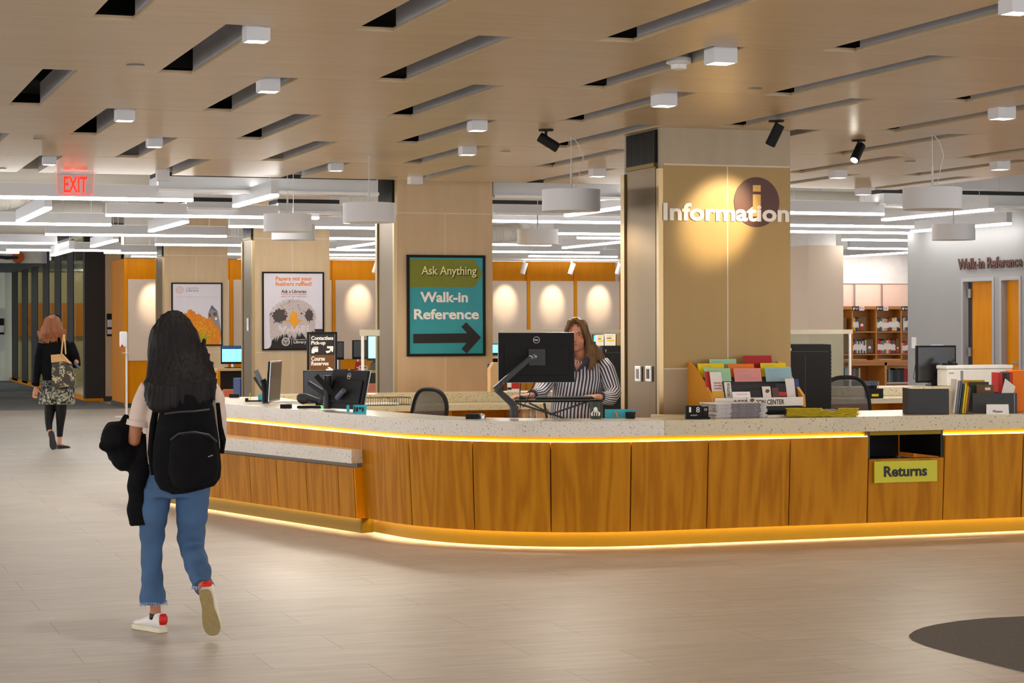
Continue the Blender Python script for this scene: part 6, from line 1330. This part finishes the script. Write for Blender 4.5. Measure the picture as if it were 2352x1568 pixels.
strands(hr, [L(342, 895, -.17), L(370, 905, -.24), L(410, 908, -.27), L(450, 905, -.26), L(486, 892, -.19)], 70, .014, .085, .013, 5)
strands(hr, [L(350, 800, -.06), L(345, 850, -.07), L(340, 890, -.07)], 10, .008, .10, .012, 6, (-.12, 0, -1)); strands(hr, [L(470, 800, -.06), L(482, 850, -.07), L(494, 885, -.07)], 10, .008, .10, .012, 7, (.15, 0, -1))
organic('hair', hr, 'brunette', s.t, .006, 5, .007, (55, 55, 4))
# backpack
bp = s.item('backpack', 'black backpack with a rounded front pocket on the walking student\'s back', 'backpack'); q = MB()
def slab_loft(q, rows, dy0, dy1, n=24):
    rr = []
    for (x0, x1, py) in rows:
        a, b = L(x0, py, (dy0+dy1)/2), L(x1, py, (dy0+dy1)/2); rr.append(((a+b)/2, (b-a).length/2, abs(dy1-dy0)/2))
    q.loft(rr, n, hint=(1, 0, 0))
slab_loft(q, [(405, 465, 903), (386, 482, 912), (372, 492, 935), (360, 498, 975), (352, 505, 1020), (350, 509, 1070), (354, 507, 1100), (368, 494, 1120), (395, 470, 1129)], -.28, -.10)
o = organic('body', q, 'black_fabric', bp, .007, 4, .004, 14)
q = MB(); slab_loft(q, [(420, 470, 994), (396, 492, 1006), (388, 500, 1035), (386, 503, 1080), (396, 498, 1108), (420, 480, 1118)], -.34, -.20); organic('front_pocket', q, 'black_fabric', bp, .007, 4, .003, 14)
q = MB(); q.tube([L(392, 1010, -.30), L(410, 996, -.315), L(446, 992, -.32), L(480, 998, -.315), L(498, 1014, -.30)], .006, 6); q.tube([L(378, 950, -.27), L(410, 946, -.29), L(450, 944, -.29), L(482, 940, -.27)], .005, 6); q.build('zip', 'charcoal', bp)
q = MB(); q.tube([L(478, 1049, -.345), L(489, 1045, -.345)], .0028, 6); q.build('pale_mark', 'steel', bp)
q = MB(); q.tube([L(378, 915, -.20), L(372, 900, -.17), L(366, 905, -.12), L(360, 925, -.11)], [.012, .016, .016, .014], 8); q.tube([L(360, 925, -.13), L(352, 975, -.13), L(347, 1040, -.14), L(352, 1090, -.16)], [.014, .018, .018, .012], 8); q.tube([L(500, 925, -.12), L(506, 980, -.13), L(512, 1010, -.13), L(510, 1040, -.16)], [.01, .012, .016, .01], 8); q.tube([L(506, 1002, -.16), L(514, 1015, -.18), L(510, 1028, -.18)], .008, 6)
q.build('strap', 'black_fabric', bp, smooth=True); MB().ball(L(386, 912, -.2), .008).build('buckle', 'steel', bp); MB().tube([L(402, 906, -.15), L(412, 892, -.18), L(428, 892, -.18), L(436, 906, -.15)], .007, 6).build('carry_loop', 'black_fabric', bp)
# jacket over the arm
jk = s.item('jacket', 'black jacket draped over the walking student\'s left forearm', 'jacket'); q = MB()
q.loft([(L(322, 1005, .14), .05, .08), (L(300, 1000, .13), .065, .09), (L(272, 1002, .06), .085, .10), (L(252, 1018, -.02), .062, .09), (L(232, 1026, -.02), .018, .05)], 22, hint=(0, 0, 1))
q.loft([(L(296, 968, .12), .035, .06), (L(280, 1000, .06), .05, .07), (L(280, 1040, .02), .08, .07), (L(294, 1068, -.03), .05, .05), (L(306, 1078, -.02), .02, .03)], 20, hint=(1, 0, 0))
q.loft([(L(332, 1010, .08), .04, .05), (L(328, 1050, .02), .06, .06), (L(322, 1090, -.04), .056, .055), (L(317, 1140, -.04), .050, .05), (L(317, 1180, -.04), .050, .048), (L(319, 1207, -.04), .044, .042)], 22, hint=(1, 0, 0))
organic('cloth', q, 'black_fabric', jk, .008, 3, .016, 13)

# ---- the woman walking down the hall -------------------------------------------
s = Fig('person', 'person with auburn hair, dark cardigan and patterned skirt walking away at far left', 130, 25.85); L, k = s.L, s.k
b = MB(); b.ball(L(121, 745), .075, .09, .115); b.loft([(L(122, 768), .05, .05), (L(126, 785), .06, .05)], hint=(1, 0, 0))
b.loft([(L(128, 785), .12, .07), (L(130, 850), .13, .09), (L(131, 900), .16, .11)], 18, hint=(1, 0, 0))
b.loft([(L(93, 800), .045, .05), (L(86, 850), .035, .04), (L(83, 885), .024, .026)], 12, hint=(1, 0, 0)); hand(b, L(82.5, 888), (-.1, .1, -1), (0, 1, 0), 1, 1, .25)
b.loft([(L(166, 800), .045, .05), (L(176, 832), .035, .04), (L(177, 838, .1), .03, .03), (L(174, 838, .22), .024, .024)], 12); hand(b, L(173, 838, .24), (0, 1, .1), (0, 0, 1), -1, 1, .5)
b.loft([(L(115, 925), .05, .055), (L(113, 960, .02), .035, .04), (L(113, 985, -.1), .03, .032), (L(115, 1000, -.2), .028, .03)], 12, hint=(1, 0, 0)); b.loft([(L(140, 925), .05, .055), (L(139, 970), .03, .035), (L(137, 1005), .028, .03), (L(136, 1022), .03, .032)], 12, hint=(1, 0, 0))
organic('body', b, 'skin', s.t, .011, 4)
q = MB(); q.loft([(L(124, 780), .07, .055), (L(128, 787), .16, .08), (L(129, 815), .175, .10), (L(128, 860), .165, .105), (L(130, 884), .17, .11)], 22, hint=(1, 0, 0)); q.loft([(L(98, 788), .06, .06), (L(90, 820), .06, .06), (L(85, 860), .045, .045), (L(83, 887), .04, .04)], 16, hint=(1, 0, 0)); q.loft([(L(160, 787), .06, .06), (L(171, 815), .06, .06), (L(176, 838, .02), .052, .05), (L(174, 838, .16), .04, .04)], 16)
organic('cardigan', q, 'black_fabric', s.t, .011, 4, .006, 12)
q = MB(); q.loft([(L(128, 873), .165, .115), (L(128, 898), .185, .125)], 26, hint=(1, 0, 0)); q.build('skirt_top', 'skirt_dark', s.t, smooth=True)
q = MB(); rr = []
for py, w_ in ((893, .18), (905, .20), (918, .212), (928, .215)): rr.append((L(131, py), w_, .13))
q.loft(rr, 40, hint=(1, 0, 0)); o = q.build('skirt', 'skirt_print', s.t, smooth=True)
for v in o.data.vertices:
    a = math.atan2(v.co.y, v.co.x-L(131, 900).x); v.co.x += .008*math.cos(a*9); v.co.y += .012*math.cos(a*9)
q = MB(); q.loft([(L(116, 900), .08, .085), (L(114, 945, .02), .066, .07), (L(112, 970, -.05), .047, .05), (L(113, 990, -.13), .034, .036)], 16, hint=(1, 0, 0)); q.loft([(L(141, 900), .08, .085), (L(140, 950), .064, .068), (L(138, 980), .045, .05), (L(137, 1003), .036, .038)], 16, hint=(1, 0, 0)); organic('leggings', q, 'black', s.t, .009, 3)
h0 = L(133, 1029, -.02); shoe(s, (h0.x, h0.y, 0), (.35, .93, 0), (0, 0, 1), 'flat_shoe', l=.245, sole_m='charcoal', upper='charcoal', tab=None, bottom='charcoal', flat=True)
hl = L(116, 990, -.24); toe = L(123, 1030, -.2); shoe(s, hl, toe-hl, (0, 1, .1), 'flat_shoe', l=.235, sole_m='charcoal', upper='charcoal', tab=None, bottom='charcoal', flat=True)
q = MB(); q.ball(L(121, 744, .01), .092, .11, .112); q.loft([(L(121, 723), .03, .04), (L(121, 732, -.01), .09, .10), (L(120, 750, -.02), .125, .11), (L(120, 765, -.03), .155, .09), (L(121, 777, -.04), .17, .06)], 26, hint=(1, 0, 0))
strands(q, [L(90, 768, -.05), L(105, 774, -.07), L(125, 774, -.08), L(153, 764, -.05)], 34, .02, .085, .016, 8); organic('hair', q, 'auburn', s.t, .009, 2, .012, (40, 40, 5))
q = MB(); q.tube([L(110, 726, -.05), L(117, 722, -.02), L(130, 722, -.02), L(138, 726, -.05)], .012, 8); q.build('sunglasses', 'black', s.t)
tb = s.item('tote_bag', 'patterned tote bag with tan straps on the far walking woman\'s shoulder', 'bag'); q = MB()
q.prism([(L(131, 893).x, L(131, 893).z), (L(130, 832).x, L(130, 832).z), (L(160, 829).x, L(160, 829).z), (L(180, 850).x, L(180, 850).z), (L(182, 891).x, L(182, 891).z), (L(160, 886).x, L(160, 886).z)], -.30, -.16, 'Y'); o = q.build('printed_body', 'tote_print', tb); o.modifiers.new('b', 'BEVEL').width = .015
q = MB(); q.prism([(L(130, 831.5).x, L(130, 831.5).z), (L(129, 814).x, L(129, 814).z), (L(151, 812).x, L(151, 812).z), (L(172, 834).x, L(172, 834).z), (L(160, 828.5).x, L(160, 828.5).z)], -.297, -.163, 'Y'); q.build('tan_band', 'tote_tan', tb)
MB().tube([L(141, 814, -.31), L(144, 785, -.24), L(147, 769, -.12), L(150, 772, -.02)], [.01, .011, .012, .012], 6).tube([L(151, 813, -.31), L(149, 785, -.26), L(147, 770, -.13)], .01, 6).build('strap', 'tote_tan', tb)
ph = s.item('phone', 'pale mobile phone in the far walking woman\'s hand', 'phone'); MB().tube([L(171, 832, -.1), L(183, 847, -.1)], .018, 4).build('body', 'slate', ph)

# ---- the clerk -------------------------------------------------------------------
s = Fig('person', 'person with long brown hair in a striped shirt standing behind the counter at the computer', 1335, 15.6); L, k = s.L, s.k
b = MB()
hc = L(1323, 770, -.02)
b.ball(hc+Vector((0, .02, .03)), .078, .098, .095); b.ball(hc+Vector((-.002, -.02, -.045)), .066, .078, .08); b.ball(hc+Vector((-.005, -.055, -.095)), .032, .034, .026)   # skull, jaw, chin
b.ball(hc+Vector((-.012, -.098, -.030)), .013, .020, .020); b.ball(hc+Vector((-.010, -.092, -.005)), .009, .014, .028)                   # nose
for sx in (-1, 1): b.ball(hc+Vector((sx*.038-.006, -.068, -.045)), .026, .022, .026); b.ball(hc+Vector((sx*.028-.006, -.080, .022)), .024, .012, .009); b.ball(hc+Vector((sx*.079, .01, -.01)), .012, .018, .028)
b.ball(hc+Vector((-.008, -.083, -.075)), .024, .012, .011)
b.loft([(L(1330, 795), .058, .06), (L(1333, 815), .058, .058), (L(1334, 832), .09, .07)], 20, hint=(1, 0, 0)); b.loft([(L(1333, 828), .12, .075), (L(1330, 870), .15, .10), (L(1322, 940), .17, .12), (L(1322, 1000), .17, .12)], 24, hint=(1, 0, 0))
wr = L(1372, 911, -.50); wl_ = L(1212, 909, -.48)
b.loft([(L(1383, 838), .035, .04), (L(1396, 860, -.03), .035, .04), (L(1404, 890, -.09), .034, .036), (L(1400, 910, -.2), .03, .03), (L(1388, 913, -.36), .027, .026), (wr, .025, .022)], 16); b.loft([(L(1282, 838), .035, .04), (L(1268, 860, -.03), .035, .04), (L(1250, 886, -.08), .034, .034), (L(1238, 905, -.24), .03, .03), (L(1224, 908, -.38), .026, .025), (wl_, .025, .022)], 16)
hand(b, wr, (-1, -.25, .0), (0, -.1, 1), -1, 1.02, .26)
hand(b, wl_, (-1, -.25, -.05), (0, -.1, 1), 1, 1.02, .28)
organic('body', b, 'skin', s.t, .006, 4)
e = MB(); p_ = MB()
for sx in (-1, 1):
    c = hc+Vector((sx*.030-.008, -.083, .002)); e.ball(c+Vector((0, .003, 0)), .012, .006, .0048, 12); p_.ball(c+Vector((-.001, -.001, 0)), .0052, .003, .0046, 10)
    br_ = MB(); 
e.build('eyes', 'eye_white', s.t, smooth=True); p_.build('pupils', 'ink', s.t, smooth=True)
q = MB()
for sx in (-1, 1): c = hc+Vector((sx*.030-.008, -.089, .022)); q.tube([c+Vector((-.018, .004, -.003)), c+Vector((0, -.002, .003)), c+Vector((.018, .006, -.002))], [.002, .0035, .002], 6)
q.build('eyebrows', 'brown', s.t); MB().tube([hc+Vector((-.028, -.088, -.073)), hc+Vector((-.01, -.097, -.070)), hc+Vector((.010, -.088, -.074))], [.002, .005, .002], 8).build('lips', 'lip', s.t, smooth=True)
q = MB(); q.loft([(L(1333, 826), .075, .06), (L(1333, 829), .13, .075), (L(1333, 836), .175, .095), (L(1332, 865), .185, .125), (L(1326, 900), .185, .14), (L(1320, 940), .19, .145), (L(1318, 985), .19, .145)], 48, uvn=44, hint=(1, 0, 0)); q.build('shirt', 'stripe_shirt', s.t, smooth=True)
q = MB(); q.loft([(L(1381, 832), .058, .06), (L(1393, 850, -.02), .066, .068), (L(1403, 880, -.06), .064, .066), (L(1409, 902, -.12), .058, .06), (L(1402, 914, -.22), .052, .054), (L(1388, 914, -.36), .046, .046), (L(1378, 911, -.45), .042, .040)], 28, uvn=17); q.build('sleeve', 'stripe_shirt', s.t, smooth=True)
q = MB(); q.loft([(L(1284, 832), .058, .06), (L(1270, 850, -.02), .066, .068), (L(1252, 880, -.06), .064, .066), (L(1243, 898, -.14), .058, .06), (L(1236, 906, -.26), .052, .054), (L(1222, 908, -.40), .044, .044)], 28, uvn=17); q.build('sleeve', 'stripe_shirt', s.t, smooth=True)
q = MB(); q.tube([L(1354, 808, -.02), L(1352, 822, -.10), L(1340, 838, -.15), L(1327, 852, -.16)], [.014, .022, .018, .008], 6); q.tube([L(1310, 808, -.02), L(1308, 822, -.10), L(1314, 838, -.15), L(1323, 852, -.16)], [.014, .022, .018, .008], 6); q.build('collar', 'stripe_shirt', s.t)
q = MB(); q.prism([(L(1316, 833).x, L(1316, 833).z), (L(1342, 833).x, L(1342, 833).z), (L(1325, 856).x, L(1325, 856).z)], -.147, -.13, 'Y'); q.build('neckline_skin', 'skin', s.t)
q = MB(); q.loft([(L(1319, 975), .18, .135), (L(1319, 1020), .18, .13)], 20, hint=(1, 0, 0))
for px in (1300, 1340): q.loft([(L(px, 1010), .085, .10), (Vector((L(px, 1010).x, 0, .45)), .065, .075), (Vector((L(px, 1010).x, 0, .09)), .055, .06)], 16, hint=(1, 0, 0))
organic('trousers', q, 'charcoal', s.t, .012, 4)
for px in (1300, 1340): shoe(s, (L(px, 1010).x, .08, 0), (0, -1, 0), (0, 0, 1), 'shoe', sole_m='black', upper='black', tab=None, bottom='black')
q = MB(); H_ = lambda x, y, z: hc+Vector((x, y, z))
q.ball(H_(.004, .035, .040), .092, .108, .098)
# fringe line swept to the sides, long fall on the right shoulder, thin lock at the left cheek
q.loft([(H_(-.012, -.06, .125), .012, .02), (H_(.03, -.072, .105), .022, .022), (H_(.062, -.058, .06), .024, .03), (H_(.080, -.03, .0), .026, .045), (H_(.092, -.015, -.06), .030, .055), (H_(.108, -.03, -.12), .040, .05), (H_(.112, -.075, -.18), .036, .035), (H_(.102, -.11, -.23), .02, .02), (H_(.095, -.12, -.262), .006, .006)], 16, hint=(1, 0, 0))
q.loft([(H_(-.01, -.062, .125), .012, .02), (H_(-.05, -.068, .10), .018, .02), (H_(-.076, -.045, .05), .014, .03), (H_(-.086, -.02, -.02), .012, .04), (H_(-.086, 0, -.10), .018, .05), (H_(-.08, -.01, -.18), .02, .03)], 14, hint=(1, 0, 0))
q.loft([(H_(.0, .10, .05), .08, .05), (H_(.02, .10, -.05), .10, .05), (H_(.05, .09, -.14), .13, .045), (H_(.09, .07, -.19), .12, .03), (H_(.14, .03, -.20), .05, .03)], 20, hint=(1, 0, 0))
q.loft([(H_(.09, .02, -.05), .04, .05), (H_(.13, .0, -.12), .045, .045), (H_(.17, .0, -.165), .05, .03), (H_(.215, -.01, -.20), .02, .015)], 14, hint=(1, 0, 0))
strands(q, [H_(.08, -.08, -.19), H_(.11, -.1, -.20), H_(.14, -.07, -.19)], 12, .008, .07, .009, 3); organic('hair', q, 'blonde', s.t, .006, 2, .006, (60, 60, 7))
S.cycles.use_fast_gi = False
S.cycles.max_bounces = 7; S.cycles.diffuse_bounces = 4; S.cycles.glossy_bounces = 4; S.cycles.transmission_bounces = 6; S.cycles.transparent_max_bounces = 8
S.cycles.sample_clamp_indirect = 6; S.cycles.caustics_reflective = False; S.cycles.caustics_refractive = False
